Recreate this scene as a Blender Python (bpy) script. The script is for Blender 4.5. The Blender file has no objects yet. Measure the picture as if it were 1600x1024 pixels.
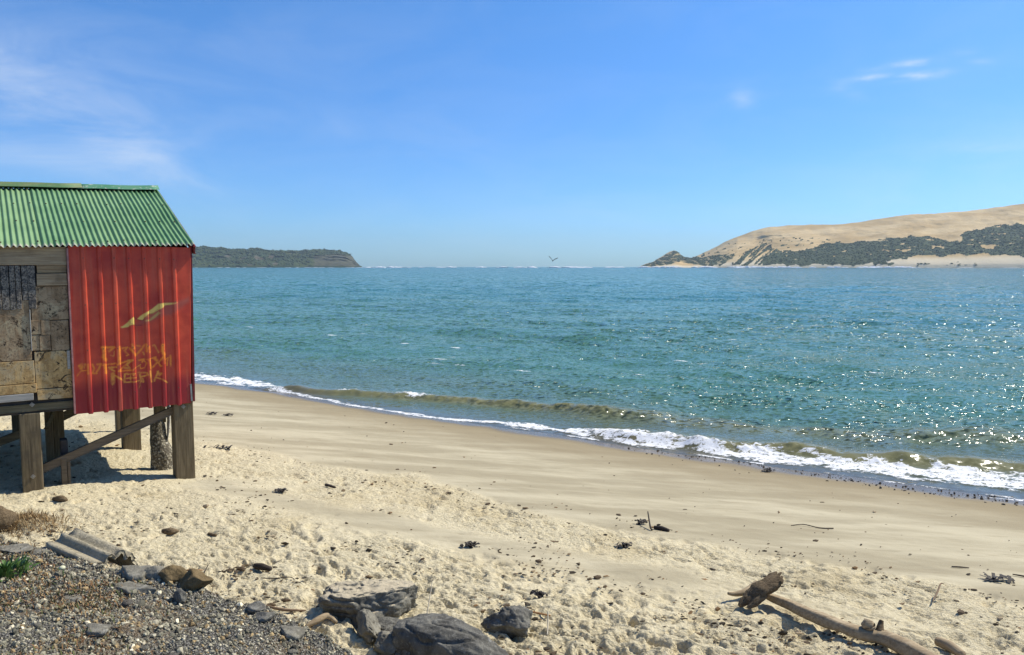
import bpy, bmesh, math, random
import numpy as np
from mathutils import Vector, Matrix

# ------------------------------------------------------------------ camera, sky, sun, exposure
SC = bpy.context.scene
COL = SC.collection
H = 3.6                         # eye height above the sea
F = 1160.0                      # focal length in pixels of a 1600 px wide frame
PITCH = math.atan(95.0 / F)
SUN_AZ, SUN_EL = math.radians(63), math.radians(48)

cd = bpy.data.cameras.new('camera'); cam = bpy.data.objects.new('camera', cd); COL.objects.link(cam)
cd.sensor_fit = 'HORIZONTAL'; cd.sensor_width = 36.0; cd.lens = 36.0 * F / 1600.0
cd.clip_start = 0.1; cd.clip_end = 60000
cam.location = (0, 0, H); cam.rotation_euler = (math.pi / 2 - PITCH, 0, 0)
SC.camera = cam

SC.view_settings.view_transform = 'Standard'; SC.view_settings.look = 'None'
SC.view_settings.gamma = 1.0; SC.view_settings.use_curve_mapping = False
SC.view_settings.exposure = 0.35
SC.render.engine = 'CYCLES'
SC.cycles.max_bounces = 6; SC.cycles.volume_bounces = 0
SC.cycles.sample_clamp_indirect = 6.0
SC.cycles.use_denoising = True; SC.cycles.denoiser = 'OPENIMAGEDENOISE'; SC.cycles.denoising_input_passes = 'RGB_ALBEDO_NORMAL'; SC.cycles.denoising_prefilter = 'ACCURATE'

world = bpy.data.worlds.new('World'); SC.world = world; world.use_nodes = True
wt = world.node_tree; wt.nodes.clear()
def wn(t, **kw):
    n = wt.nodes.new(t)
    for k, v in kw.items(): setattr(n, k, v)
    return n
sky = wn('ShaderNodeTexSky'); sky.sky_type = 'NISHITA'; sky.sun_disc = False
sky.sun_elevation = SUN_EL; sky.sun_rotation = SUN_AZ
sky.altitude = 0; sky.air_density = 1.0; sky.dust_density = 0.35; sky.ozone_density = 2.2
hsv = wn('ShaderNodeHueSaturation'); hsv.inputs['Saturation'].default_value = 1.22; hsv.inputs['Hue'].default_value = 0.505
wt.links.new(sky.outputs[0], hsv.inputs['Color'])
tc = wn('ShaderNodeTexCoord')

def dir_of(px, py):
    cx, cy = (px - 800) / F, (512 - py) / F
    c, s = math.cos(PITCH), math.sin(PITCH)
    return np.array([cx, c + cy * s, -s + cy * c])

# thin clouds: soft ellipses in the sky, broken up by stretched noise
cl_noise = wn('ShaderNodeTexNoise'); cl_noise.inputs['Scale'].default_value = 5.0
cl_noise.inputs['Detail'].default_value = 9; cl_noise.inputs['Roughness'].default_value = 0.62
cl_noise.inputs['Distortion'].default_value = 0.6
mp = wn('ShaderNodeMapping'); mp.inputs['Scale'].default_value = (1.0, 1.0, 3.2); mp.inputs['Rotation'].default_value = (0, 0.25, 0)
wt.links.new(tc.outputs['Generated'], mp.inputs[0]); wt.links.new(mp.outputs[0], cl_noise.inputs['Vector'])
cl_fine = wn('ShaderNodeTexNoise'); cl_fine.inputs['Scale'].default_value = 38.0; cl_fine.inputs['Detail'].default_value = 6
mp2 = wn('ShaderNodeMapping'); mp2.inputs['Scale'].default_value = (1.0, 1.0, 3.0)
wt.links.new(tc.outputs['Generated'], mp2.inputs[0]); wt.links.new(mp2.outputs[0], cl_fine.inputs['Vector'])
def wmath(op, a, b=None, c=None, clamp=False):
    m = wn('ShaderNodeMath', operation=op); m.use_clamp = clamp
    for i, v in enumerate((a, b, c)):
        if v is None: continue
        if isinstance(v, (int, float)): m.inputs[i].default_value = v
        else: wt.links.new(v, m.inputs[i])
    return m.outputs[0]
sep = wn('ShaderNodeSeparateXYZ'); wt.links.new(tc.outputs['Generated'], sep.inputs[0])
az_ = wmath('ARCTAN2', sep.outputs[0], sep.outputs[1]); el_ = wmath('ARCSINE', sep.outputs[2])
total = None
# px, py, half width px, half height px, tilt, strength, fine
for (px, py, hw, hh, tilt, st, fine) in [
        (60, 165, 190, 70, 0.10, 0.65, 0), (190, 225, 130, 34, 0.45, 0.70, 0), (-60, 130, 160, 60, 0.0, 0.5, 0), (150, 265, 150, 16, 0.2, 0.22, 0),
        (640, 215, 230, 30, 0.05, 0.14, 0), (1000, 320, 300, 20, 0.03, 0.12, 0), (1540, 250, 160, 60, -0.2, 0.22, 0), (300, 60, 260, 40, 0.0, 0.08, 0),
        (1160, 155, 18, 13, 0.3, 0.42, 1), (1355, 122, 22, 4.5, 0, 1.0, 1), (1436, 118, 30, 5, 0, 1.2, 1), (1423, 99, 24, 4.5, 0, 1.0, 1),
        (1360, 108, 13, 3, 0, 0.5, 1), (1318, 140, 26, 10, 0.4, 0.25, 1), (1502, 81, 16, 4, 0.1, 0.4, 1), (1534, 96, 14, 4, 0.1, 0.3, 1), (1540, 230, 60, 6, 0.05, 0.25, 1)]:
    d = dir_of(px, py); d = d / np.linalg.norm(d)
    a0 = math.atan2(d[0], d[1]); e0 = math.asin(d[2])
    da = wmath('SUBTRACT', az_, a0); de = wmath('SUBTRACT', el_, e0)
    ca, sa = math.cos(tilt), math.sin(tilt)
    u = wmath('SUBTRACT', wmath('MULTIPLY', da, ca), wmath('MULTIPLY', de, sa))
    v = wmath('ADD', wmath('MULTIPLY', da, sa), wmath('MULTIPLY', de, ca))
    q = wmath('ADD', wmath('POWER', wmath('MULTIPLY', u, F / hw), 2), wmath('POWER', wmath('MULTIPLY', v, F / hh), 2))
    g = wmath('EXPONENT', wmath('MULTIPLY', q, -1.0))
    nz = cl_fine.outputs[0] if fine else cl_noise.outputs[0]
    g = wmath('MULTIPLY', g, wmath('MULTIPLY', wmath('SUBTRACT', nz, 0.30), 1.35 * st, clamp=True))
    total = g if total is None else wmath('ADD', total, g, clamp=True)
# a faint overall veil of streaks
veil = wmath('MULTIPLY', wmath('SUBTRACT', cl_noise.outputs[0], 0.42, clamp=True), 0.18)
total = wmath('ADD', total, veil, clamp=True)
tr = wn('ShaderNodeValToRGB'); te = tr.color_ramp.elements; te[0].position = 0.0; te[0].color = (.41, .74, 1.30, 1); te[1].position = 1.0; te[1].color = (.85, 1.0, 1.12, 1)
for p_, c_ in ((.17, (.55, .87, 1.23)), (.34, (.69, 1.04, 1.28))):
    e_ = te.new(p_); e_.color = c_ + (1,)
wt.links.new(sep.outputs[2], tr.inputs[0])
tint = wn('ShaderNodeMix'); tint.data_type = 'RGBA'; tint.blend_type = 'MULTIPLY'; tint.inputs[0].default_value = 1.0; tint.clamp_result = False
wt.links.new(hsv.outputs[0], tint.inputs[6]); wt.links.new(tr.outputs[0], tint.inputs[7])
mixc = wn('ShaderNodeMix'); mixc.data_type = 'RGBA'; mixc.clamp_factor = True
wt.links.new(total, mixc.inputs[0]); wt.links.new(tint.outputs[2], mixc.inputs[6])
mixc.inputs[7].default_value = (6.6, 7.2, 8.0, 1)
bg = wn('ShaderNodeBackground'); bg.inputs['Strength'].default_value = 0.10
wt.links.new(mixc.outputs[2], bg.inputs['Color'])
wo = wn('ShaderNodeOutputWorld'); wt.links.new(bg.outputs[0], wo.inputs[0])

sd = bpy.data.lights.new('sun', 'SUN'); sd.energy = 4.6; sd.angle = math.radians(0.5); sd.color = (1.0, 0.94, 0.83)
sun = bpy.data.objects.new('sun', sd); COL.objects.link(sun)
SUN_DIR = Vector((math.sin(SUN_AZ) * math.cos(SUN_EL), math.cos(SUN_AZ) * math.cos(SUN_EL), math.sin(SUN_EL)))
sun.rotation_euler = SUN_DIR.to_track_quat('Z', 'Y').to_euler()
sun.location = (20, 20, 30)

# ------------------------------------------------------------------ helpers: picking, noise, meshes
RNG = np.random.default_rng(7); random.seed(7)
def P(px, py, z):                                       # the point at height z seen at this pixel
    d = dir_of(px, py); t = (z - H) / d[2]
    return np.array([d[0] * t, d[1] * t, z])
def smooth(a, b, x):
    t = np.clip((x - a) / (b - a), 0, 1); return t * t * (3 - 2 * t)
def hash2(ix, iy, seed):
    n = (ix.astype(np.int64) * 374761393 + iy.astype(np.int64) * 668265263 + seed * 974634721) & 0x7fffffff
    n = ((n ^ (n >> 13)) * 1274126177) & 0x7fffffff
    n = n ^ (n >> 16)
    return n
def noise2(x, y, seed=0):
    x = np.asarray(x, float); y = np.asarray(y, float)
    ix = np.floor(x); iy = np.floor(y); fx = x - ix; fy = y - iy
    u = fx * fx * fx * (fx * (fx * 6 - 15) + 10); v = fy * fy * fy * (fy * (fy * 6 - 15) + 10)
    def g(ox, oy):
        a = hash2(ix + ox, iy + oy, seed) * (2 * math.pi / 65536.0)
        return np.cos(a) * (fx - ox) + np.sin(a) * (fy - oy)
    return 1.5 * ((g(0, 0) * (1 - u) + g(1, 0) * u) * (1 - v) + (g(0, 1) * (1 - u) + g(1, 1) * u) * v)
def fbm2(x, y, oct=4, seed=0, gain=0.5, lac=2.03):
    s = 0; a = 1.0
    for i in range(oct):
        s = s + a * noise2(x, y, seed + 31 * i); x = np.asarray(x) * lac + 3.7; y = np.asarray(y) * lac + 1.9; a *= gain
    return s
def noise3(p, seed=0):
    p = np.asarray(p, float); i = np.floor(p); f = p - i
    w = f * f * (3 - 2 * f); out = 0
    for ox in (0, 1):
        for oy in (0, 1):
            for oz in (0, 1):
                h = hash2(i[:, 0] + ox + 57 * (i[:, 2] + oz), i[:, 1] + oy - 131 * (i[:, 2] + oz), seed) / float(0x7fffffff)
                out = out + h * np.where(ox, w[:, 0], 1 - w[:, 0]) * np.where(oy, w[:, 1], 1 - w[:, 1]) * np.where(oz, w[:, 2], 1 - w[:, 2])
    return out * 2 - 1
def fbm3(p, oct=4, seed=0, gain=0.5):
    s = 0; a = 1.0; p = np.array(p, float)
    for i in range(oct):
        s = s + a * noise3(p, seed + 17 * i); p = p * 2.07 + 5.3; a *= gain
    return s

def np_mesh(name, V, Fc, smooth_sh=True, attrs=None):
    V = np.asarray(V, np.float32).reshape(-1, 3); Fc = np.asarray(Fc, np.int32); k = Fc.shape[1]
    me = bpy.data.meshes.new(name); me.vertices.add(len(V)); me.vertices.foreach_set('co', V.ravel())
    me.loops.add(Fc.size); me.loops.foreach_set('vertex_index', Fc.ravel())
    me.polygons.add(len(Fc)); me.polygons.foreach_set('loop_start', np.arange(0, Fc.size, k, dtype=np.int32))
    try: me.polygons.foreach_set('loop_total', np.full(len(Fc), k, np.int32))
    except Exception: pass
    me.polygons.foreach_set('use_smooth', np.full(len(Fc), smooth_sh))
    me.update(calc_edges=True)
    for an, av in (attrs or {}).items():
        av = np.asarray(av, np.float32)
        if av.ndim == 1:
            a = me.attributes.new(an, 'FLOAT', 'POINT'); a.data.foreach_set('value', av)
        else:
            a = me.attributes.new(an, 'FLOAT_COLOR', 'POINT')
            a.data.foreach_set('color', np.concatenate([av, np.ones((len(av), 1), np.float32)], 1).ravel())
    return me
def grid_faces(R, C):
    i = np.arange(R * C).reshape(R, C)
    return np.stack([i[:-1, :-1], i[:-1, 1:], i[1:, 1:], i[1:, :-1]], -1).reshape(-1, 4)
def link(name, me, mat=None, parent=None):
    me.name = name
    o = bpy.data.objects.new(name, me); COL.objects.link(o)
    if mat is not None and not me.materials: me.materials.append(mat)
    if parent is not None: o.parent = parent
    return o
def kind(o, k): o['kind'] = k; return o
def tag(o, label, cat, group=None):
    o['label'] = label; o['category'] = cat
    if group: o['group'] = group
    return o
def thing(name, label, cat, loc=(0, 0, 0), rotz=0, group=None):
    o = bpy.data.objects.new(name, None); COL.objects.link(o); o.location = loc; o.rotation_euler = (0, 0, rotz)
    o.empty_display_size = 0.2
    return tag(o, label, cat, group)
def bm_mesh(name, bm, sm=False):
    me = bpy.data.meshes.new(name)
    bmesh.ops.recalc_face_normals(bm, faces=bm.faces)
    bm.to_mesh(me); bm.free()
    for p in me.polygons: p.use_smooth = sm
    return me
def box_me(name, lo, hi, bev=0.006, jit=0.0, seed=0, cuts=0):
    bm = bmesh.new(); bmesh.ops.create_cube(bm, size=1)
    for v in bm.verts:
        for i in range(3): v.co[i] = (lo[i] + hi[i]) / 2 + v.co[i] * (hi[i] - lo[i])
    if jit:
        r = random.Random(seed)
        for v in bm.verts: v.co += Vector((r.uniform(-jit, jit), r.uniform(-jit, jit) * 0.3, r.uniform(-jit, jit)))
    if bev: bmesh.ops.bevel(bm, geom=bm.edges[:], offset=bev, segments=2, affect='EDGES', profile=0.5)
    return bm_mesh(name, bm)
def beam_me(name, a, b, w, t, up=(0, 0, 1), bev=0.006):   # a bar from a to b: width w across, thickness t along 'up'
    a = Vector(a); b = Vector(b); d = (b - a); L = d.length; d.normalize()
    side = d.cross(Vector(up)).normalized(); u = side.cross(d).normalized()
    bm = bmesh.new(); bmesh.ops.create_cube(bm, size=1)
    for v in bm.verts:
        c = v.co.copy(); v.co = a + d * (c.x + .5) * L + side * c.y * w + u * c.z * t
    bmesh.ops.bevel(bm, geom=bm.edges[:], offset=bev, segments=2, affect='EDGES')
    return bm_mesh(name, bm)
def tube_np(pts, radii, seg=12, rough=0.0, seed=0, freq=8, squash=1.0, cap=True):
    pts = np.asarray(pts, float); n = len(pts)
    tan = np.gradient(pts, axis=0); tan /= np.linalg.norm(tan, axis=1)[:, None] + 1e-9
    ref = np.array([0, 0, 1.0])
    if abs(tan[:, 2]).mean() > 0.8: ref = np.array([1.0, 0, 0])
    s = np.cross(tan, ref); s /= np.linalg.norm(s, axis=1)[:, None]; u = np.cross(s, tan)
    ang = np.linspace(0, 2 * math.pi, seg, endpoint=False)
    V = (pts[:, None, :] + np.asarray(radii)[:, None, None] * (np.cos(ang)[None, :, None] * s[:, None, :] + squash * np.sin(ang)[None, :, None] * u[:, None, :]))
    if rough:
        q = V.reshape(-1, 3); ctr = np.repeat(pts, seg, 0)
        ax_ = np.repeat(np.linspace(0, 1, n), seg); an_ = np.tile(ang, n); Ln = np.linalg.norm(np.diff(pts, axis=0), axis=1).sum()
        nz = .55 * fbm3(q * freq, 4, seed) + .75 * fbm3(np.stack([np.cos(an_) * 2.6, np.sin(an_) * 2.6, ax_ * Ln * freq * .16], 1), 3, seed + 3)
        V = (ctr + (q - ctr) * (1 + rough * nz)[:, None]).reshape(n, seg, 3)
    V = V.reshape(-1, 3); fs = []
    for i in range(n - 1):
        for j in range(seg):
            k = (j + 1) % seg; fs.append((i * seg + j, i * seg + k, (i + 1) * seg + k, (i + 1) * seg + j))
    return V, fs, seg, n
def tube_me(name, pts, radii, seg=12, rough=0.0, seed=0, freq=8, squash=1.0, sub=1):
    pts = np.asarray(pts, float); radii = np.asarray(radii, float)
    if sub > 1:                                           # smooth the centre line
        t = np.linspace(0, len(pts) - 1, (len(pts) - 1) * sub + 1); k = np.arange(len(pts))
        def cr(a):
            out = np.zeros_like(t)
            for q, tt in enumerate(t):
                i = min(int(tt), len(pts) - 2); f = tt - i
                p0, p1, p2, p3 = a[max(i - 1, 0)], a[i], a[i + 1], a[min(i + 2, len(a) - 1)]
                out[q] = 0.5 * (2 * p1 + (p2 - p0) * f + (2 * p0 - 5 * p1 + 4 * p2 - p3) * f * f + (3 * p1 - p0 - 3 * p2 + p3) * f ** 3)
            return out
        pts = np.stack([cr(pts[:, i]) for i in range(3)], 1); radii = np.interp(t, k, radii)
    V, fs, seg, n = tube_np(pts, radii, seg, rough, seed, freq, squash)
    bm = bmesh.new(); vs = [bm.verts.new(v) for v in V]
    for f in fs: bm.faces.new([vs[i] for i in f])
    bm.faces.new(vs[:seg]); bm.faces.new(vs[-seg:])
    return bm_mesh(name, bm, True)

# ------------------------------------------------------------------ materials
class NT:
    def __init__(s, name):
        s.m = bpy.data.materials.new(name); s.m.use_nodes = True; s.t = s.m.node_tree; s.t.nodes.clear()
        s.out = s.n('ShaderNodeOutputMaterial'); s.b = s.n('ShaderNodeBsdfPrincipled'); s.l(s.b.outputs[0], s.out.inputs[0])
        s.co = s.n('ShaderNodeTexCoord'); s.obj = s.co.outputs['Object']
    def n(s, t): return s.t.nodes.new(t)
    def l(s, a, b): s.t.links.new(a, b)
    def put(s, sock, v):
        if isinstance(v, (int, float)): sock.default_value = v
        elif isinstance(v, tuple): sock.default_value = v if len(v) == len(sock.default_value) else v + (1,)
        else: s.l(v, sock)
    def noise(s, scale, detail=4, rough=.5, vec=None, stretch=None, dist=0, col=False, rot=None):
        n = s.n('ShaderNodeTexNoise'); n.inputs['Scale'].default_value = scale; n.inputs['Detail'].default_value = detail
        n.inputs['Roughness'].default_value = rough; n.inputs['Distortion'].default_value = dist
        v = vec or s.obj
        if stretch:
            mp = s.n('ShaderNodeMapping'); mp.inputs['Scale'].default_value = stretch
            if rot: mp.inputs['Rotation'].default_value = rot
            s.l(v, mp.inputs[0]); v = mp.outputs[0]
        s.l(v, n.inputs['Vector']); return n.outputs[1 if col else 0]
    def vor(s, scale, feature='F1', stretch=None, out=0):
        n = s.n('ShaderNodeTexVoronoi'); n.feature = feature; n.inputs['Scale'].default_value = scale
        v = s.obj
        if stretch:
            mp = s.n('ShaderNodeMapping'); mp.inputs['Scale'].default_value = stretch; s.l(v, mp.inputs[0]); v = mp.outputs[0]
        s.l(v, n.inputs['Vector']); return n.outputs[out]
    def ramp(s, fac, stops):
        r = s.n('ShaderNodeValToRGB'); e = r.color_ramp.elements
        while len(e) < len(stops): e.new(0.5)
        for k, (p, c) in enumerate(stops):
            e[k].position = p; e[k].color = (c, c, c, 1) if isinstance(c, (int, float)) else tuple(c) + (1,)
        s.l(fac, r.inputs[0]); return r.outputs[0]
    def mix(s, fac, a, b, mode='MIX'):
        m = s.n('ShaderNodeMix'); m.data_type = 'RGBA'; m.blend_type = mode; m.clamp_factor = True
        s.put(m.inputs[0], fac); s.put(m.inputs[6], a); s.put(m.inputs[7], b); return m.outputs[2]
    def math(s, op, a, b=None, clamp=False):
        m = s.n('ShaderNodeMath'); m.operation = op; m.use_clamp = clamp
        s.put(m.inputs[0], a)
        if b is not None: s.put(m.inputs[1], b)
        return m.outputs[0]
    def rng(s, v, a, b, c=0., d=1., kind='SMOOTHSTEP'):
        m = s.n('ShaderNodeMapRange'); m.interpolation_type = kind; m.clamp = True if kind == 'LINEAR' else m.clamp
        s.put(m.inputs[0], v); m.inputs[1].default_value = a; m.inputs[2].default_value = b; m.inputs[3].default_value = c; m.inputs[4].default_value = d
        return m.outputs[0]
    def attr(s, name, col=False):
        a = s.n('ShaderNodeAttribute'); a.attribute_name = name; return a.outputs['Color' if col else 'Fac']
    def bump(s, h, strength=.5, dist=.01, prev=None):
        b = s.n('ShaderNodeBump'); b.inputs['Strength'].default_value = strength; b.inputs['Distance'].default_value = dist
        s.l(h, b.inputs['Height'])
        if prev is not None: s.l(prev, b.inputs['Normal'])
        return b.outputs[0]
    def fin(s, color=None, rough=.8, normal=None, spec=None, metal=None):
        if color is not None: s.put(s.b.inputs['Base Color'], color)
        s.put(s.b.inputs['Roughness'], rough)
        if normal is not None: s.l(normal, s.b.inputs['Normal'])
        if spec is not None: s.b.inputs['Specular IOR Level'].default_value = spec
        if metal is not None: s.b.inputs['Metallic'].default_value = metal
        return s.m

def m_wood(name, c1, c2, axis='z', scale=9, dirt=(.05, .045, .035), dirt_amt=.5, rough=.85, green=None):
    t = NT(name)
    st = {'x': (.06, 1, 1), 'z': (1, 1, .06), 'y': (1, .06, 1)}[axis]
    g = t.noise(scale * 6, 6, .65, stretch=st, dist=.4); g2 = t.noise(scale, 4, .6, stretch=st)
    c = t.mix(t.rng(g, .3, .72), c1, c2)
    blot = t.noise(3.2, 6, .65)
    c = t.mix(t.math('MULTIPLY', t.rng(blot, .48, .75), dirt_amt), c, dirt)
    crack = t.rng(g2, .30, .38)
    c = t.mix(t.math('MULTIPLY', t.math('SUBTRACT', 1., crack), .6), c, tuple(x * .35 for x in c1))
    if green: c = t.mix(t.math('MULTIPLY', t.rng(t.noise(2., 5), .5, .7), .5), c, green)
    nb = t.bump(g, .5, .006); nb = t.bump(g2, .5, .012, nb)
    return t.fin(c, rough, nb, .25)

MAT = {}
MAT['post'] = m_wood('weathered_post_wood', (.115, .085, .045), (.21, .16, .09), 'z', green=(.10, .10, .05))
MAT['beam'] = m_wood('beam_wood', (.10, .085, .05), (.19, .155, .09), 'x', green=(.10, .11, .055))
MAT['brace'] = m_wood('brace_wood', (.12, .09, .055), (.20, .15, .095), 'x')
MAT['grey_board'] = m_wood('grey_board_wood', (.28, .19, .105), (.47, .35, .21), 'x', dirt=(.09, .06, .035), dirt_amt=.6)
MAT['brown_board'] = m_wood('brown_board_wood', (.25, .16, .08), (.42, .29, .155), 'x', dirt=(.06, .045, .03), dirt_amt=.6)
MAT['pale_board'] = m_wood('pale_grey_board_wood', (.30, .28, .24), (.46, .43, .37), 'x', dirt=(.12, .11, .10), dirt_amt=.5)
MAT['drift'] = m_wood('driftwood', (.25, .18, .10), (.44, .345, .215), 'x', dirt=(.10, .075, .05), dirt_amt=.5)

def m_ply(name, c1, c2, seedoff):
    t = NT(name)
    v = t.n('ShaderNodeVectorMath'); v.operation = 'ADD'; v.inputs[1].default_value = (seedoff, seedoff * 2, seedoff * 3); t.l(t.obj, v.inputs[0])
    vec = v.outputs[0]
    a = t.noise(4.5, 7, .70, vec, dist=.6); b = t.noise(24, 6, .74, vec); g = t.noise(42, 5, .6, vec, stretch=(1, 1, .12)); d = t.noise(9, 8, .78, vec, dist=1.2); e = t.noise(3.2, 7, .75, vec, dist=.8)
    c = t.mix(t.rng(a, .38, .62), c1, c2)
    c = t.mix(t.math('MULTIPLY', t.rng(e, .50, .60), .75), c, (.50, .40, .24))
    c = t.mix(t.math('MULTIPLY', t.rng(g, .45, .75), .40), c, (.20, .13, .07))
    c = t.mix(t.math('MULTIPLY', t.rng(b, .52, .68), .75), c, (.085, .058, .036))
    hole = t.rng(d, .55, .62)
    c = t.mix(hole, c, (.040, .027, .018))
    nb = t.bump(g, .5, .004); nb = t.bump(b, .7, .006, nb); nb = t.bump(hole, -.7, .012, nb)
    return t.fin(c, .9, nb, .2)
MAT['ply_a'] = m_ply('weathered_plywood', (.25, .165, .09), (.42, .30, .175), 1.3)
MAT['ply_b'] = m_ply('rotting_plywood', (.38, .225, .085), (.60, .40, .17), 4.1)

def m_char():
    t = NT('charred_wood')
    g = t.noise(55, 5, .7, stretch=(1, 1, .1)); b = t.noise(45, 6, .8); d = t.noise(10, 5, .7)
    c = t.mix(t.rng(b, .40, .60), (.040, .037, .034), (.34, .29, .225))
    c = t.mix(t.math('MULTIPLY', t.rng(d, .45, .65), .8), c, (.035, .038, .042))
    c = t.mix(t.math('MULTIPLY', t.rng(g, .55, .75), .5), c, (.16, .15, .14))
    return t.fin(c, .9, t.bump(b, .7, .006, t.bump(g, .6, .006)), .2)
MAT['char'] = m_char()

def m_roof():
    t = NT('green_roof_paint')
    f = t.noise(2.2, 6, .65); s = t.noise(26, 5, .7); st = t.noise(9, 4, .6, stretch=(1, .08, 1))
    tone = t.attr('tone')
    c = t.mix(t.rng(f, .35, .7), (.120, .245, .098), (.185, .325, .145))
    c = t.mix(t.math('MULTIPLY', tone, .5), c, (.26, .37, .17))
    c = t.mix(t.math('MULTIPLY', t.rng(st, .52, .75), .35), c, (.14, .27, .14))
    c = t.mix(t.math('MULTIPLY', t.rng(s, .63, .72), .6), c, (.10, .14, .07))
    c = t.mix(t.attr('edge'), c, (.46, .39, .32))
    return t.fin(c, .55, t.bump(s, .2, .002), .35)
MAT['roof'] = m_roof()
def m_cap(name, c1, c2, wear):
    t = NT(name)
    a = t.noise(5, 6, .7, stretch=(.5, 1, 1)); b = t.noise(16, 5, .75)
    c = t.mix(t.rng(a, .4, .62), c1, c2); c = t.mix(t.math('MULTIPLY', t.rng(b, .56, .62), wear), c, (.50, .47, .40))
    return t.fin(c, .5, t.bump(b, .15, .002), .4)
MAT['cap_a'] = m_cap('old_green_ridge_paint', (.10, .19, .07), (.17, .20, .08), .15)
MAT['cap_b'] = m_cap('worn_green_ridge_paint', (.07, .22, .115), (.115, .27, .15), .9)

def m_red():
    t = NT('red_wall_paint')
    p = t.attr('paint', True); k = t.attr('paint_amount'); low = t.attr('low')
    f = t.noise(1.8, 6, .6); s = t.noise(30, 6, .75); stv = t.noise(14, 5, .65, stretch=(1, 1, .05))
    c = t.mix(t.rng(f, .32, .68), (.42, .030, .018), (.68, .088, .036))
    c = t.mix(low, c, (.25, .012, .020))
    c = t.mix(t.math('MULTIPLY', t.rng(stv, .48, .72), .5), c, (.55, .14, .075))
    c = t.mix(k, c, p)
    c = t.mix(t.math('MULTIPLY', t.rng(s, .68, .74), .55), c, (.48, .20, .14))
    return t.fin(c, .42, t.bump(f, .15, .01), .4)
MAT['red'] = m_red()
def m_plain(name, c, rough=.6, metal=0, spec=.4, var=.25):
    t = NT(name); a = t.noise(14, 6, .7)
    cc = t.mix(t.rng(a, .35, .7), tuple(x * (1 - var) for x in c), tuple(min(1, x * (1 + var)) for x in c))
    return t.fin(cc, rough, t.bump(a, .2, .004), spec, metal)
MAT['red_trim'] = m_plain('dark_red_trim_paint', (.16, .014, .014), .5)
MAT['pale_trim'] = m_plain('pale_pink_trim_edge', (.42, .20, .17), .6)
MAT['steel'] = m_plain('galvanised_steel', (.27, .26, .235), .45, .7)
MAT['dark_timber'] = m_plain('dark_hut_interior_timber', (.05, .042, .035), .9)
MAT['rust'] = m_plain('rusty_nail', (.10, .06, .035), .7)
MAT['grey_flash'] = m_plain('pale_grey_flashing', (.26, .27, .25), .5)
MAT['bird'] = m_plain('dark_gull_feathers', (.022, .023, .026), .8)

def m_rock(name, c1, c2, dust=0.0, dustc=(.50, .42, .28), scale=6., lichen=0.):
    t = NT(name)
    a = t.noise(scale, 8, .65, dist=.3); b = t.noise(scale * 7, 6, .7); w = t.noise(scale * 2.2, 6, .7, stretch=(1, .4, 2.2), dist=1.5)
    c = t.mix(t.rng(a, .35, .65), c1, c2)
    c = t.mix(t.math('MULTIPLY', t.rng(b, .52, .72), .5), c, tuple(min(1, x * 2.1) for x in c2))
    c = t.mix(t.math('MULTIPLY', t.rng(w, .57, .62), .35), c, tuple(x * .4 for x in c1))
    if lichen: c = t.mix(t.math('MULTIPLY', t.rng(t.noise(scale * 3, 6, .75), .58, .63), lichen), c, (.42, .41, .36))
    if dust:
        g = t.n('ShaderNodeNewGeometry'); sx = t.n('ShaderNodeSeparateXYZ'); t.l(g.outputs['Normal'], sx.inputs[0])
        up = t.math('ADD', t.rng(sx.outputs[2], .70, .98), t.math('MULTIPLY', t.math('SUBTRACT', w, .55), 2.2))
        c = t.mix(t.math('MULTIPLY', t.rng(up, .45, .8), dust), c, dustc)
    nb = t.bump(a, .6, .05); nb = t.bump(b, .5, .012, nb)
    return t.fin(c, .85, nb, .3)
MAT['rock_dark'] = m_rock('dark_basalt', (.085, .079, .064), (.185, .174, .14), lichen=.25)
MAT['rock_dusty'] = m_rock('dusty_grey_rock', (.10, .093, .073), (.21, .195, .152), dust=.9, lichen=.3)
MAT['rock_slab'] = m_rock('grey_green_slab_rock', (.15, .135, .10), (.24, .22, .165), lichen=.3)
MAT['rock_brown'] = m_rock('brown_clay_rock', (.11, .075, .03), (.20, .14, .065), scale=9)
MAT['rock_mottled'] = m_rock('mottled_rock', (.07, .06, .045), (.19, .165, .13), scale=14, lichen=.7)
MAT['concrete'] = m_rock('old_concrete', (.25, .215, .14), (.38, .33, .225), scale=10)
def m_pebbly():
    t = NT('pebbly_concrete'); v = t.vor(38, out=1); d = t.vor(38)
    h = t.n('ShaderNodeSeparateColor'); t.l(v, h.inputs[0])
    c = t.ramp(h.outputs[0], [(0, (.10, .085, .06)), (.4, (.22, .19, .13)), (.8, (.34, .30, .21)), (1, (.46, .42, .33))])
    c = t.mix(t.rng(d, .35, .7), c, (.09, .075, .05))
    return t.fin(c, .85, t.bump(t.math('SUBTRACT', 1., d), .8, .012), .3)
MAT['pebbly'] = m_pebbly()
def m_stump():
    t = NT('rough_bark_driftwood'); g = t.noise(70, 6, .75, stretch=(.10, 1, 1)); b = t.noise(22, 7, .75, dist=.8)
    c = t.mix(t.rng(g, .35, .7), (.085, .058, .032), (.24, .175, .10)); c = t.mix(t.rng(b, .55, .72), c, (.27, .20, .11))
    c = t.mix(t.math('MULTIPLY', t.rng(b, .42, .32), .8), c, (.025, .018, .012))
    return t.fin(c, .9, t.bump(b, .8, .02, t.bump(g, .7, .012)), .2)
MAT['stump'] = m_stump()
def m_attr(name, rough=.9, attr='tint', bumpscale=0):
    t = NT(name); c = t.attr(attr, True)
    n = t.noise(60, 4, .7); c = t.mix(t.math('MULTIPLY', t.rng(n, .4, .7), .35), c, t.mix(1., c, (.5, .5, .5), 'MULTIPLY'))
    return t.fin(c, rough, None, .25)
MAT['tinted'] = m_attr('natural_tinted')
MAT['twig'] = m_plain('dry_twig', (.21, .14, .08), .85)
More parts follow.
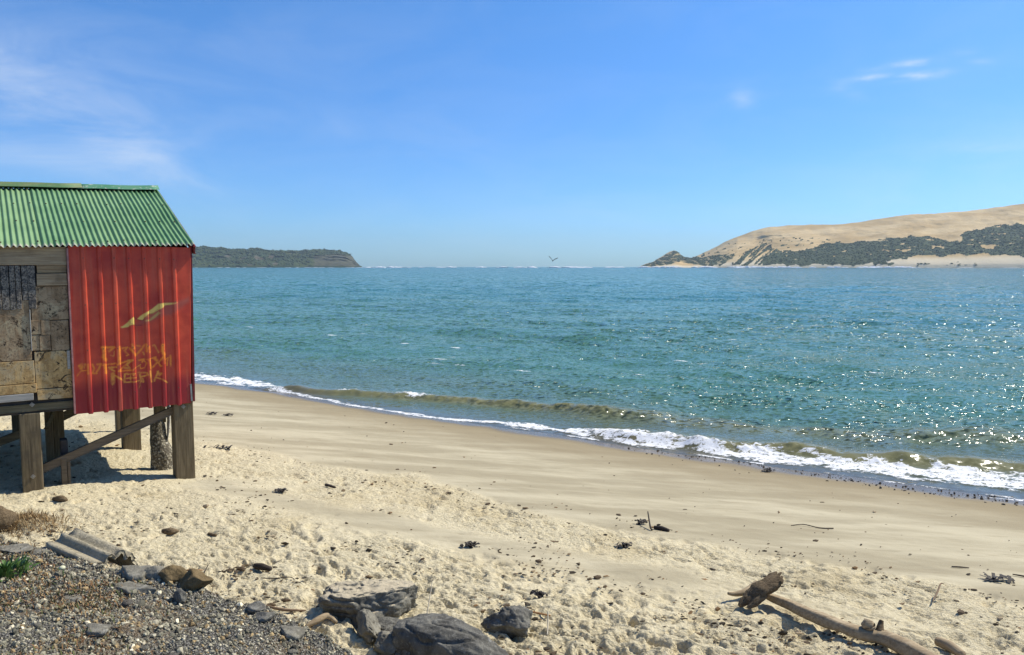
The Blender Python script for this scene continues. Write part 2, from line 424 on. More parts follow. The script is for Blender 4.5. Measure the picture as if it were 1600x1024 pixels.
MAT['twig_dark'] = m_plain('dark_wet_twig', (.045, .032, .022), .85)
MAT['weed'] = m_plain('dark_seaweed', (.030, .022, .014), .7)
MAT['cane'] = m_plain('orange_brown_cane', (.34, .17, .06), .7)
MAT['pale_stick'] = m_plain('bleached_stick', (.46, .40, .29), .8)
def m_leaf():
    t = NT('green_leaf'); a = t.noise(12, 4)
    g = t.n('ShaderNodeObjectInfo')
    c = t.mix(t.rng(a, .35, .7), (.035, .085, .014), (.085, .16, .03)); c = t.mix(t.math('MULTIPLY', g.outputs['Random'], .7), c, (.12, .20, .045))
    t.b.inputs['Subsurface Weight'].default_value = 0.0
    return t.fin(c, .45, None, .4)
MAT['leaf'] = m_leaf()
MAT['flower'] = m_plain('pale_flower', (.62, .60, .38), .7)

# ------------------------------------------------------------------ the shore: plan coordinates
NV = np.array([.55, .835]); NV = NV / np.linalg.norm(NV); SV = np.array([NV[1], -NV[0]])   # n: out to sea, s: along the shore to the right
def sn(x, y): return x * SV[0] + y * SV[1], x * NV[0] + y * NV[1]
def xy(s, n): return s * SV[0] + n * NV[0], s * SV[1] + n * NV[1]
def curve(pts, z=0.0):
    q = np.array([P(px, py, z) for px, py in pts]); s, n = sn(q[:, 0], q[:, 1]); o = np.argsort(s); return s[o], n[o]
WL_S, WL_N = curve([(307, 596), (440, 613), (580, 638), (685, 654), (860, 678), (1000, 700), (1200, 728), (1400, 756), (1600, 782)])
k0 = (WL_N[-1] - WL_N[-3]) / (WL_S[-1] - WL_S[-3])
WL_S = np.concatenate([[-160, WL_S[0] - 20], WL_S, [WL_S[-1] + 12, 120]])
WL_N = np.concatenate([[WL_N[0] + 8, WL_N[0] + .6], WL_N, [WL_N[-1] - .1, WL_N[-1] + 2]])
_ss = np.linspace(-160, 120, 5601); _nn = np.interp(_ss, WL_S, WL_N)
_k = np.exp(-np.linspace(-2.5, 2.5, 61) ** 2); _k /= _k.sum(); _nn = np.convolve(np.pad(_nn, 30, 'edge'), _k, 'valid')
def n0(s): return np.interp(s, _ss, _nn)
# height of the sand against the distance inland (negative) / to sea (positive) of the water line
S_OFF = [-60, -16, -13, -10, -8.4, -5.7, -2.5, 0, 2.5, 6, 20]
S_Z = [1.9, 1.12, 1.05, .955, .84, .58, .235, 0, -.16, -.45, -1.6]
def sand_base(x, y):
    s, n = sn(np.asarray(x, float), np.asarray(y, float)); return np.interp(n - n0(s), S_OFF, S_Z)
def on_sand(px, py):
    z = .8
    for _ in range(12):
        q = P(px, py, z); z = float(sand_base(q[0], q[1]))
    return P(px, py, z)

# ------------------------------------------------------------------ sand
def polar(az0, az1, C, radii):
    az = np.linspace(az0, az1, C); R, A = np.meshgrid(radii, az, indexing='ij'); return R * np.sin(A), R * np.cos(A), R, A
def build_sand():
    az0, az1, C = math.radians(-47), math.radians(47), 1080
    inv = np.linspace(1 / 3.3, 1 / 70., 620); rad = 1 / inv
    X, Y, R, A = polar(az0, az1, C, rad)
    s, n = sn(X, Y); off = n - n0(s)
    Z = np.interp(off, S_OFF, S_Z)
    wob = fbm2(s * .35, n * .35, 3, 11)
    edge = -5.9 + .55 * wob + .12 * (s + 2) * 0                   # border of trampled dry sand and washed sand
    rough = smooth(edge + .35, edge - .55, off)
    # a lane of smooth wind-blown sand across the trampled part
    lane_c = -7.45 + .12 * (s + 4); lane = np.exp(-((off - lane_c) / .55) ** 2) * smooth(-10.5, -8.0, s) * smooth(.5, -3.0, s)
    rough = rough * (1 - .85 * lane)
    patch = smooth(-.35, .5, fbm2(s * .8 + 9, n * .8, 3, 23)); rl = rough * (.45 + .55 * patch)
    Z += .030 * fbm2(s * 1.1, n * 1.1, 3, 5) * rough + .010 * fbm2(s * .5, n * 1.6, 3, 6)
    big = fbm2(s * 3.2, n * 3.8, 3, 41); Z += .011 * big * rl
    rid = np.abs(noise2(s * 5.5 + 1.2 * big, n * 7 + 2, 51)); Z += -.018 * (np.clip(.30 - rid, 0, 1) / .30) ** 2 * rl * smooth(-.2, .5, noise2(s * 2.1, n * 2.1, 52))
    Z += .0075 * fbm2(s * 12, n * 17, 2, 61) * rl
    Z += .0035 * fbm2(s * 2.5, n * 9, 2, 71) * (1 - rough) * smooth(0, -1.5, off)
    # prints and pits
    r = np.random.default_rng(3); daz = (az1 - az0) / (C - 1); dinv = inv[0] - inv[1]
    def pits(N, a0, a1, r0, r1, d0, d1, rim, th0=1.0, dth=.9):
        cnt = 0
        while cnt < N:
            az = r.uniform(-.66, .66); rr = 1 / math.sqrt(r.uniform(1 / 22. ** 2, 1 / 4.2 ** 2)) if r.random() < .5 else r.uniform(4.2, 17)
            x, y = rr * math.sin(az), rr * math.cos(az); ss, nn = sn(x, y); oo = nn - float(n0(ss))
            if oo > -5.6 or oo < -14: continue
            i = int((inv[0] - 1 / rr) / dinv); j = int((az - az0) / daz)
            if rough[i, j] < r.random() * .9: continue
            cnt += 1
            rx = r.uniform(r0, r1); ry = rx * r.uniform(a0, a1); th = r.uniform(-dth, dth) + th0; dep = r.uniform(d0, d1) * rough[i, j]
            ext = rx * 2.2; di = int(ext / (rr * rr * dinv)) + 2; dj = int(ext / (rr * daz)) + 2
            i0, i1, j0, j1 = max(i - di, 0), i + di + 1, max(j - dj, 0), j + dj + 1
            dx = X[i0:i1, j0:j1] - x; dy = Y[i0:i1, j0:j1] - y
            u = (dx * math.cos(th) + dy * math.sin(th)) / rx; v = (-dx * math.sin(th) + dy * math.cos(th)) / ry
            d = np.sqrt(u * u + v * v) + .18 * noise2(dx * 30 + cnt, dy * 30, 5)
            Z[i0:i1, j0:j1] += dep * (-smooth(1.15, .45, d) + rim * np.exp(-((d - 1.35) / .3) ** 2) * (1 - .6 * (u * .6 + v * .4)))
    pits(700, .45, .75, .08, .14, .022, .042, .16)
    pits(3200, .24, .42, .05, .115, .014, .030, .14, -.50, .5)
    pits(5000, .4, .7, .018, .036, .008, .017, .06, -.5, .7)
    # sand drifts up against and away under the bank
    wet = smooth(-3.4, -.6, off + .5 * fbm2(s * .5, n * .9, 4, 77)); soak = smooth(-.8, -.15, off + .15 * fbm2(s * .9, n * .9, 3, 78))
    V = np.stack([X, Y, Z], -1)
    me = np_mesh('sand', V, grid_faces(*X.shape), True, {'rough': rl.ravel(), 'wet': wet.ravel(), 'soak': soak.ravel(), 'off': off.ravel()})
    t = NT('beach_sand')
    ro = t.attr('rough'); we = t.attr('wet'); so = t.attr('soak')
    gr = t.noise(420, 3, .7); md = t.noise(26, 5, .7); lg = t.noise(.7, 6, .65); stk = t.noise(1.1, 6, .62, stretch=(.35, 1.6, 1), rot=(0, 0, .58)); stk2 = t.noise(5, 5, .6, stretch=(.25, 1.6, 1), rot=(0, 0, .58))
    dry = t.mix(t.rng(md, .3, .7), (.55, .465, .285), (.70, .61, .405))
    dry = t.mix(t.math('MULTIPLY', t.rng(lg, .5, .68), .45), dry, (.46, .36, .19))
    firm = t.mix(t.rng(stk, .38, .66), (.345, .295, .19), (.485, .425, .285))
    firm = t.mix(t.math('MULTIPLY', t.rng(stk2, .56, .70), .55), firm, (.29, .24, .15))
    c = t.mix(t.rng(ro, .08, .5), firm, dry)
    c = t.mix(t.math('MULTIPLY', we, .85), c, (.27, .215, .125)); c = t.mix(t.math('MULTIPLY', so, .9), c, (.12, .092, .055))
    c = t.mix(t.math('MULTIPLY', t.rng(gr, .56, .70), .30), c, (.17, .12, .07))
    t.put(t.b.inputs['Specular IOR Level'], t.rng(so, 0., 1., .12, .6))
    cr_ = t.noise(11, 4, .7, stretch=(.7, 1.3, 1), rot=(0, 0, .5))
    def rb(h, k, dist, prev=None):
        b = t.n('ShaderNodeBump'); t.put(b.inputs['Strength'], k); b.inputs['Distance'].default_value = dist; t.l(h, b.inputs['Height'])
        if prev is not None: t.l(prev, b.inputs['Normal'])
        return b.outputs[0]
    kr = t.rng(ro, .05, .6, .06, 1.)
    nb = rb(gr, .35, .004); nb = rb(md, kr, .030, nb); nb = rb(cr_, kr, .045, nb)
    t.fin(c, t.rng(so, .1, .9, .95, .22), nb)
    return kind(link('sand', me, t.m), 'structure')
SAND = build_sand()

# ------------------------------------------------------------------ sea
def build_sea():
    azs = np.concatenate([np.linspace(-49, -37.5, 40, endpoint=False), np.linspace(-37.5, 37.5, 800), np.linspace(37.6, 85, 60)])
    azs = np.radians(azs)
    r0 = np.full(len(azs), 20.)
    for _ in range(60):                                          # where each line of sight crosses the water line
        s, n = sn(r0 * np.sin(azs), r0 * np.cos(azs)); nd = np.sin(azs) * NV[0] + np.cos(azs) * NV[1]
        r0 = np.clip(r0 + (n0(s) - n) / np.maximum(nd, .12) * .6, 4, 150)
    g = np.concatenate([np.linspace(.90, 1.40, 210, endpoint=False), 1 / np.linspace(1 / 1.40, 1 / 110., 520, endpoint=False), np.geomspace(110, 620, 14)])
    G, A = np.meshgrid(g, azs, indexing='ij'); Rr = G * r0[None, :]
    Rr = np.minimum(Rr, 7800 + G)
    X, Y = Rr * np.sin(A), Rr * np.cos(A); s, n = sn(X, Y); off = n - n0(s)
    Z = np.zeros_like(X)
    cell = np.maximum(Rr * math.radians(.094), np.gradient(Rr, axis=0))
    amp_shore = smooth(.2, 5, off) * .85 + .15
    r = np.random.default_rng(21)
    for k in range(72):
        lam = float(np.exp(r.uniform(math.log(.45), math.log(11.)))); th = math.radians(-118 + r.normal(0, 34))
        kx, ky = math.cos(th) * 2 * math.pi / lam, math.sin(th) * 2 * math.pi / lam
        a = .0036 * lam ** .85 * r.uniform(.5, 1.4); ph = r.uniform(0, 6.28)
        w = np.clip(lam / (2.6 * cell) - .5, 0, 1)
        wave = np.sin(kx * X + ky * Y + ph); Z += a * w * amp_shore * (wave + .28 * np.cos(2 * (kx * X + ky * Y + ph)) * 0 + .25 * wave * np.abs(wave))
    gust = .65 + .5 * fbm2(X * .05, Y * .09, 3, 8); Z *= np.clip(gust, .3, 1.4)
    Z *= smooth(0, .9, off) * .96 + .04
    # breakers: crest lines given where the photograph shows them
    def crest(pts, z, hgt, back, front, fade=None):
        cs, cn = curve(pts, z); cnn = np.interp(s, cs, cn); d = n - cnn + .18 * fbm2(s * .7, n * .1, 3, 13)
        w = smooth(cs[0] - 1.2, cs[0] + 1.0, s) * smooth(cs[-1] + 2.5, cs[-1] - .5, s)
        if fade is not None: w = w * fade(s)
        prof = np.where(d > 0, np.exp(-(d / back) ** 2), np.exp(-(d / front) ** 2)); return hgt * w * prof * (.85 + .3 * fbm2(s * 1.1, n * .2, 3, 14)), d, w
    foam = np.zeros_like(X); silt = np.zeros_like(X)
    c1, d1, w1 = crest([(425, 600), (520, 607), (640, 613), (760, 622), (850, 630), (930, 639)], .16, .16, .55, .22)
    c2, d2, w2 = crest([(940, 672), (1050, 684), (1160, 693), (1300, 704), (1450, 714), (1620, 724)], .14, .19, .7, .26)
    c3, d3, w3 = crest([(900, 640), (1050, 650), (1250, 664), (1450, 678), (1640, 690)], .1, .14, 1.0, .5)
    c4, d4, w4 = crest([(1150, 640), (1400, 655), (1640, 668)], .08, .09, 1.0, .6)
    Z += c1 + c2 + c3 + c4
    silt = np.maximum(silt, w1 * np.exp(-((d1 + .10) / .24) ** 2)); silt = np.maximum(silt, w2 * np.exp(-((d2 + .12) / .34) ** 2)); silt = np.maximum(silt, .55 * w3 * np.exp(-((d3 + .2) / .5) ** 2))
    # foam bands
    def band(pts, hw, st=1.0, z=.03):
        q = [P(a, b, z) for a, b in pts]; top = [P(a, b - h, z) for (a, b), h in zip(pts, hw)]; bot = [P(a, b + h, z) for (a, b), h in zip(pts, hw)]
        f = lambda L: sn(np.array(L)[:, 0], np.array(L)[:, 1])
        cs, cn = f(q); ts, tn = f(top); bs, bn = f(bot)
        c = np.interp(s, cs, cn); hi = np.interp(s, ts, tn); lo = np.interp(s, bs, bn); half = np.maximum((hi - lo) / 2, .03)
        lum = .8 * fbm2(s * 1.3, n * 2.6, 5, 33, .6)
        d = np.abs(n - (hi + lo) / 2 + half * lum) / half
        e = smooth(cs[0] - .6, cs[0] + .2, s) * smooth(cs[-1] + .6, cs[-1] - .2, s)
        return .86 * st * e * smooth(1.3, .35, d)
    foam = np.maximum(foam, band([(690, 652), (800, 661), (900, 674), (1000, 689), (1100, 702), (1200, 713), (1300, 724), (1400, 734), (1500, 742), (1620, 752)], [2, 3, 4.5, 6, 7, 8, 9, 10, 11, 11]))
    foam = np.maximum(foam, band([(150, 572), (304, 587), (350, 592), (400, 599), (436, 605)], [5, 5, 6, 6, 2]))
    foam = np.maximum(foam, band([(630, 612.5), (645, 613), (662, 614.5)], [2.5, 3.5, 2.5], .95, .15))
    foam = np.maximum(foam, band([(537, 607), (552, 608)], [1.6, 1.2], .8, .15))
    foam = np.maximum(foam, band([(430, 609), (500, 622), (560, 633), (640, 646), (700, 654)], [2.5, 2.5, 2, 2, 2.5], .85))
    foam = np.maximum(foam, band([(1500, 772), (1620, 783)], [2, 3], .7))
    foam = np.maximum(foam, .55 * band([(1080, 688), (1160, 692), (1230, 698)], [3, 4, 3], 1, .2))
    fl = smooth(-.1, .45, fbm2(s * 3.1, n * 5.2, 3, 91))
    edge = np.exp(-((off - .05) / .05) ** 2) * smooth(-.2, .5, fbm2(s * 1.2, n * .3, 3, 92)) * .9
    foam = np.maximum(foam, edge)
    Z += np.clip(foam, 0, 1) * (.015 + .040 * fl * smooth(.2, .7, off) * (.6 + .6 * fbm2(s * 7, n * 9, 2, 93)))
    # scattered small whitecaps
    for k in range(150):
        px = r.uniform(280, 1660); py = 421 + 165 * r.random() ** 1.9; q = P(px, py, .05)
        ss, nn = sn(q[0], q[1])
        if nn - float(n0(ss)) < 3: continue
        L = r.uniform(.12, .42) * (1 + q[1] / 140.); wd = L * .22 + q[1] * .0012
        j0 = np.searchsorted(azs, math.atan2(q[0], q[1])); rr = math.hypot(q[0], q[1]); i0 = int(np.searchsorted(Rr[:, min(j0, len(azs) - 1)], rr))
        sl = (slice(max(i0 - 30, 0), i0 + 30), slice(max(j0 - 30, 0), j0 + 30))
        u = (s[sl] - ss) / L; v = (n[sl] - nn) / wd
        foam[sl] = np.maximum(foam[sl], r.uniform(.45, .9) * np.exp(-(u * u + v * v)))
    # surf far out on the bar and along the far beach
    def far(pts_px, py, hpx, st, seed):
        q = (X / np.maximum(Y, 1e-3)) * F + 800; yy = 417 + F * H / np.maximum(Y, 1)
        return st * smooth(pts_px[0], pts_px[0] + 20, q) * smooth(pts_px[1], pts_px[1] - 20, q) * np.exp(-((yy - py) / hpx) ** 2) * smooth(.0, .35, fbm2(q * .02, yy * 1.2, 3, seed) + .1)
    tone = fbm2(s * .035 + 3, off * .11, 4, 44)
    me = np_mesh('sea', np.stack([X, Y, Z], -1), grid_faces(*X.shape), True,
                 {'off': off.ravel(), 'foam': np.clip(foam, 0, 1.2).ravel(), 'silt': silt.ravel(), 'tone': tone.ravel(), 'dist': Rr.ravel()})
    t = NT('sea_water')
    off_a = t.attr('off'); fo = t.attr('foam'); si = t.attr('silt'); to = t.attr('tone'); di = t.attr('dist')
    fn = t.noise(11, 7, .74, stretch=(.7, 1.3, 1), dist=.9, rot=(0, 0, .58)); fn2 = t.noise(60, 4, .7)
    lo_ = t.math('ADD', off_a, t.math('MULTIPLY', to, 1.2))
    c = t.mix(t.rng(lo_, 1.0, 8.), (.105, .122, .078), (.064, .162, .104))
    c = t.mix(t.rng(t.math('ADD', off_a, t.math('MULTIPLY', to, 22.)), 30., 62.), c, (.032, .142, .110))
    c = t.mix(t.math('MULTIPLY', t.rng(di, 150., 1500.), .6), c, (.024, .135, .128))
    c = t.mix(t.math('MULTIPLY', t.rng(to, .0, .7), .30), c, (.078, .165, .118))
    c = t.mix(t.math('MULTIPLY', si, .85), c, (.21, .195, .085))
    c = t.mix(t.rng(off_a, .9, 0., 0., .65), c, (.105, .085, .058))
    fm = t.rng(t.math('ADD', fo, t.math('MULTIPLY', t.math('SUBTRACT', fn, .5), 3.4)), .48, .80)
    c = t.mix(fm, c, (.82, .82, .80))
    # wave slopes: four sizes of ripple, each where its facets are still large enough to be seen
    def slope(scale, seed, det=1.6, stretch=(1.0, 1.45, 1)):
        v = t.n('ShaderNodeVectorMath'); v.operation = 'ADD'; v.inputs[1].default_value = (seed, seed * 2.3, 0); t.l(t.obj, v.inputs[0])
        m = t.n('ShaderNodeVectorMath'); m.operation = 'SUBTRACT'; m.inputs[1].default_value = (.5, .5, .5)
        t.l(t.noise(scale, det, .55, v.outputs[0], stretch=stretch, dist=.35, col=True, rot=(0, 0, .45)), m.inputs[0]); return m.outputs[0]
    def scaled(vec, k):
        m = t.n('ShaderNodeVectorMath'); m.operation = 'SCALE'; t.l(vec, m.inputs[0]); t.put(m.inputs['Scale'], k); return m.outputs[0]
    def vadd(a, b):
        m = t.n('ShaderNodeVectorMath'); m.operation = 'ADD'; t.l(a, m.inputs[0]); t.l(b, m.inputs[1]); return m.outputs[0]
    gustn = t.noise(.10, 4, .6, stretch=(.5, 1.6, 1), rot=(0, 0, .5)); gust2 = t.noise(.55, 3, .6, stretch=(.35, 1.5, 1), rot=(0, 0, .55))
    gust = t.math('MULTIPLY', t.rng(gustn, .35, .65, .75, 1.25), t.rng(gust2, .36, .62, .55, 1.35))
    calm = t.math('MULTIPLY', t.math('MULTIPLY', t.rng(off_a, .2, 4., .12, 1.), gust), t.math('SUBTRACT', 1., fm))
    fA = t.rng(di, 75., 30., 0., 1.); fB = t.math('MULTIPLY', t.rng(di, 22., 45.), t.rng(di, 210., 100.)); fC = t.math('MULTIPLY', t.rng(di, 80., 170.), t.rng(di, 900., 400.)); fD = t.rng(di, 350., 800.)
    SL = 3.1
    tot = vadd(vadd(scaled(slope(6.5, 1., 2.), t.math('MULTIPLY', fA, SL)), scaled(slope(2.7, 4., 2.), t.math('MULTIPLY', fB, SL))), vadd(scaled(slope(.80, 9., 2.), t.math('MULTIPLY', fC, SL)), scaled(slope(.22, 15., 2.), t.math('MULTIPLY', fD, SL * 1.35))))
    tot = vadd(tot, scaled(slope(20., 21., 2.), t.math('MULTIPLY', fA, .45)))
    tot = scaled(tot, calm)
    flat_ = t.n('ShaderNodeVectorMath'); flat_.operation = 'MULTIPLY'; flat_.inputs[1].default_value = (1, 1, 0); t.l(tot, flat_.inputs[0])
    geo = t.n('ShaderNodeNewGeometry'); nn_ = t.n('ShaderNodeVectorMath'); nn_.operation = 'NORMALIZE'; t.l(vadd(geo.outputs['Normal'], flat_.outputs[0]), nn_.inputs[0])
    b4 = t.n('ShaderNodeBump'); t.put(b4.inputs['Strength'], t.math('MULTIPLY', fm, .5)); b4.inputs['Distance'].default_value = .02; t.l(fn2, b4.inputs['Height']); t.l(nn_.outputs[0], b4.inputs['Normal'])
    t.b.inputs['IOR'].default_value = 1.333; t.b.inputs['Specular IOR Level'].default_value = .33
    t.fin(c, t.rng(fm, 0., 1., .145, .9), b4.outputs[0])
    o = link('sea', me, t.m); kind(o, 'structure'); return o
SEA = build_sea()

# ------------------------------------------------------------------ far land
def far_terrain(name, xs, sil, shore_r, depth, C, R, gexp, relief, veg_fn, seed, shore_y=418.3, carve=None):
    px = np.linspace(xs[0], xs[1], C); ys = np.interp(px, [p[0] for p in sil], [p[1] for p in sil])
    ys = ys - .5 * fbm2(px * .06, px * 0 + seed, 4, seed) * (1.7 if relief > 8 else .35)
    tt = np.concatenate([np.linspace(0, 1, R), np.linspace(1.04, 1.8, 10)])
    T, Q = np.meshgrid(tt, px, indexing='ij')
    r_sh = np.interp(px, [p[0] for p in shore_r], [p[1] for p in shore_r])[None, :]
    base_el = H / r_sh                                             # the shore lies at sea level
    el_top = (417 - ys)[None, :] / F
    gg = np.where(T <= 1, np.clip(T, 0, 1) ** gexp, 1 - .45 * (T - 1) ** 1.2)
    dist = r_sh + depth * T
    el = -base_el + (el_top + base_el) * gg
    yy = 417 - el * F                                              # row as seen from the beach
    veg = veg_fn(Q, yy)
    dist = dist + relief * 5 * fbm2(Q * .025, T * 5, 4, seed + 3) * np.clip(T * 3, 0, 1)
    if carve is not None: dist = dist + carve(Q, yy)
    az = np.arctan((Q - 800) / F)
    X = dist * (Q - 800) / F; Y = dist
    Z = H + el * dist
    lump = .5 + .8 * fbm2(X * .045, Y * .045, 3, seed + 9) + .5 * fbm2(X * .12, Y * .12, 2, seed + 10)
    Z = Z + veg * np.clip(lump, 0, 2) * relief * .55 * np.clip(T * 8, 0, 1) + (1 - veg) * relief * .95 * fbm2(X * .007, Y * .0025, 4, seed + 12) * np.clip(T * 4, 0, 1)
    me = np_mesh(name, np.stack([X, Y, Z], -1), grid_faces(*X.shape), True, {'veg': veg.ravel(), 'high': T.ravel()})
    return me, (X, Y, Z, veg, Q, yy)

def poly_mask(Q, yy, pts, soft=2.0):                               # between an upper and a lower line: (x, y_top, y_bottom)
    xs = [p[0] for p in pts]; top = np.interp(Q, xs, [p[1] for p in pts]); bot = np.interp(Q, xs, [p[2] for p in pts])
    inx = smooth(xs[0] - 3, xs[0] + 3, Q) * smooth(xs[-1] + 3, xs[-1] - 3, Q)
    return smooth(top - soft, top + soft, yy) * smooth(bot + soft, bot - soft, yy) * inx
def dune_veg(Q, yy):
    wob = 3.0 * fbm2(Q * .05, yy * .12, 4, 201); Qw = Q; yw = yy + wob
    m = poly_mask(Qw, yw, [(1190, 402, 414.5), (1215, 396, 414.5), (1240, 393, 415), (1260, 391, 415), (1290, 380, 415), (1330, 380, 414), (1370, 376, 410), (1400, 372, 404), (1440, 370, 400), (1470, 376, 399), (1480, 380, 399), (1500, 366, 398), (1520, 361, 397), (1550, 352, 398), (1580, 351, 399), (1610, 351, 400), (1900, 340, 400)], 1.6)
    # runnels of scrub on the left slope
    diag = fbm2((Q + 1.1 * yy) * .16, (yy - .3 * Q) * .02, 3, 205)
    m2 = poly_mask(Qw, yw, [(1143, 412, 414.5), (1165, 392, 414.5), (1190, 382, 414.5), (1205, 386, 414.5), (1225, 395, 415)], 3.) * smooth(-.15, .15, diag)
    m3 = poly_mask(Qw, yy, [(1003, 416, 418), (1018, 411, 417), (1030, 404, 416), (1050, 392, 413), (1062, 396, 409), (1078, 402, 413), (1100, 401.5, 416), (1125, 398, 416), (1146, 397, 403)], 1.) 
    gaps = poly_mask(Qw, yw, [(1372, 391, 393.5), (1420, 389, 392)], .8) + poly_mask(Qw, yw, [(1452, 386, 390), (1472, 385, 389)], .8) + poly_mask(Q, yw, [(1475, 371, 381), (1500, 370, 380)], 2.) * .7 + poly_mask(Q, yw, [(1528, 384, 389), (1552, 383, 387)], 1.) * .8
    low = poly_mask(Q, yw, [(1362, 410, 414), (1380, 408, 413), (1395, 411, 413)], .8) + poly_mask(Q, yw, [(1425, 409.5, 415.5), (1480, 408.5, 415.5), (1530, 408.5, 415.5)], 1.5) * smooth(.05, .35, fbm2(Q * .2, yy * .6, 2, 207)) * .6
    sp = smooth(.52, .62, fbm2(Q * .16 + .1 * yy, yy * .35, 3, 208)) * poly_mask(Q, yy, [(1085, 396, 404), (1130, 382, 398), (1200, 372, 392), (1300, 372, 384)], 4.) 
    brk = smooth(-.80, -.50, fbm2(Q * .055, yy * .28, 4, 211) + .25 * smooth(390, 410, yy))
    return np.clip(np.maximum.reduce([m * brk * (1 - np.clip(gaps, 0, 1)), m2, m3 * (.50 + .4 * smooth(-.2, .3, fbm2(Q * .12, yy * .3, 3, 219))), low, sp]), 0, 1)
def dune_carve(Q, yy):
    slip = poly_mask(Q, yy, [(1140, 378, 400), (1180, 369, 396), (1215, 369, 394), (1243, 374, 392), (1250, 383, 392)], 8.)
    s2 = poly_mask(Q, yy, [(1320, 362, 378), (1350, 359, 374), (1400, 361, 370)], 5.)
    s3 = poly_mask(Q, yy, [(1500, 339, 356), (1520, 338.5, 354), (1532, 340, 348)], 5.)
    return slip * (1250 - Q) * 1.6 * smooth(1135, 1195, Q)
DSIL = [(1000, 417.5), (1008, 413.5), (1018, 411), (1030, 403), (1045, 394), (1052, 392), (1058, 394.5), (1066, 402), (1078, 404), (1092, 398), (1110, 390), (1130, 380), (1150, 371), (1175, 362), (1200, 356), (1230, 353), (1260, 353), (1300, 353), (1340, 348), (1375, 342), (1410, 337), (1450, 335), (1500, 331), (1550, 325), (1600, 320), (1700, 312), (1800, 308), (1950, 330), (2200, 380)]
me, DT = far_terrain('dune_hill', (1000, 2150), DSIL, [(1000, 2900), (1150, 2500), (1400, 2250), (1600, 2100), (2150, 1700)], 900, 760, 120, .62, 5.0, dune_veg, 101, carve=dune_carve)
def m_dune():
    t = NT('dune_sand_and_scrub'); v = t.attr('veg')
    a = t.noise(.02, 6, .6); b = t.noise(.10, 5, .7); d = t.noise(.006, 6, .6, stretch=(1, 1, 3.)); s = t.noise(.035, 6, .7, stretch=(1, .3, 1))
    sand = t.mix(t.rng(d, .36, .64), (.43, .30, .13), (.56, .42, .215)); sand = t.mix(t.math('MULTIPLY', t.rng(s, .58, .72), .4), sand, (.29, .205, .11))
    sand = t.mix(t.rng(t.attr('high'), .10, .03), sand, (.62, .53, .36))
    scrub = t.mix(t.rng(b, .35, .68), (.030, .048, .024), (.080, .100, .042)); scrub = t.mix(t.math('MULTIPLY', t.rng(a, .5, .72), .5), scrub, (.115, .120, .050))
    return t.fin(t.mix(t.rng(t.math('ADD', v, t.math('MULTIPLY', t.math('SUBTRACT', b, .5), .6)), .4, .6), sand, scrub), .95, t.bump(b, .6, 3.), .1)
MAT['dune'] = m_dune()
kind(link('dune_hill', me, MAT['dune']), 'structure')

def head_veg(Q, yy):
    bare = smooth(.25, .55, fbm2(Q * .06, yy * .12, 3, 301)) * poly_mask(Q, yy, [(345, 398, 417), (380, 400, 417), (455, 396, 415), (480, 394, 408)], 3.)
    cliff = poly_mask(Q, yy, [(490, 399, 417), (530, 397, 417), (566, 404, 418)], 2.) * .45
    return np.clip(1 - .55 * bare - cliff, 0, 1)
HSIL = [(-500, 376), (0, 384), (200, 390), (300, 388), (318, 386.5), (345, 388), (370, 390.5), (385, 391), (393, 389), (402, 388.5), (414, 391), (430, 392.5), (450, 393), (466, 393), (478, 392), (492, 391), (512, 391.5), (530, 392), (542, 395), (551, 401), (557, 409), (561, 414), (564, 417.2)]
me, HT = far_terrain('headland', (-420, 564), HSIL, [(-420, 2600), (200, 3000), (564, 3500)], 420, 640, 70, .55, 9.0, head_veg, 151, shore_y=417.8)
def m_head():
    t = NT('headland_bush_and_cliff'); v = t.attr('veg'); b = t.noise(.05, 6, .7); a = t.noise(.008, 5, .6)
    scrub = t.mix(t.rng(b, .35, .7), (.022, .042, .020), (.062, .084, .034)); scrub = t.mix(t.math('MULTIPLY', t.rng(a, .5, .7), .6), scrub, (.09, .11, .04))
    rock = t.mix(t.rng(b, .35, .7), (.075, .06, .045), (.17, .14, .10))
    return t.fin(t.mix(t.rng(v, .3, .8), rock, scrub), .95, t.bump(b, .7, 4.), .1)
MAT['head'] = m_head()
kind(link('headland', me, MAT['head']), 'structure')

# scrub and forest on the far land: low lumps of leaves, too many to count
ICO_V = None
def ico(sub=1):
    bm = bmesh.new(); bmesh.ops.create_icosphere(bm, subdivisions=sub, radius=1); bm.verts.ensure_lookup_table()
    V = np.array([v.co for v in bm.verts]); Fc = np.array([[v.index for v in f.verts] for f in bm.faces]); bm.free(); return V, Fc
def scatter_mesh(name, pos, size, rng, base, jitter=.35, tints=None, squash=None, rotate=True):
    V0, F0 = base; N = len(pos); k = len(V0)
    V = np.repeat(V0[None], N, 0) * (1 + rng.uniform(-jitter, jitter, (N, k, 1)))
    sc = size[:, None, None] * (squash if squash is not None else np.ones((N, 3)))[:, None, :]
    V = V * sc
    if rotate:
        q = rng.normal(size=(N, 4)); q /= np.linalg.norm(q, axis=1)[:, None]; w, x, y, z = q.T
        Rm = np.stack([1 - 2 * (y * y + z * z), 2 * (x * y - z * w), 2 * (x * z + y * w), 2 * (x * y + z * w), 1 - 2 * (x * x + z * z), 2 * (y * z - x * w), 2 * (x * z - y * w), 2 * (y * z + x * w), 1 - 2 * (x * x + y * y)], -1).reshape(N, 3, 3)
        V = np.einsum('nij,nkj->nki', Rm, V)
    V = V + pos[:, None, :]
    Fc = (F0[None] + (np.arange(N) * k)[:, None, None]).reshape(-1, F0.shape[1])
    at = {'tint': np.repeat(tints, k, 0)} if tints is not None else None
    return np_mesh(name, V, Fc, False, at)
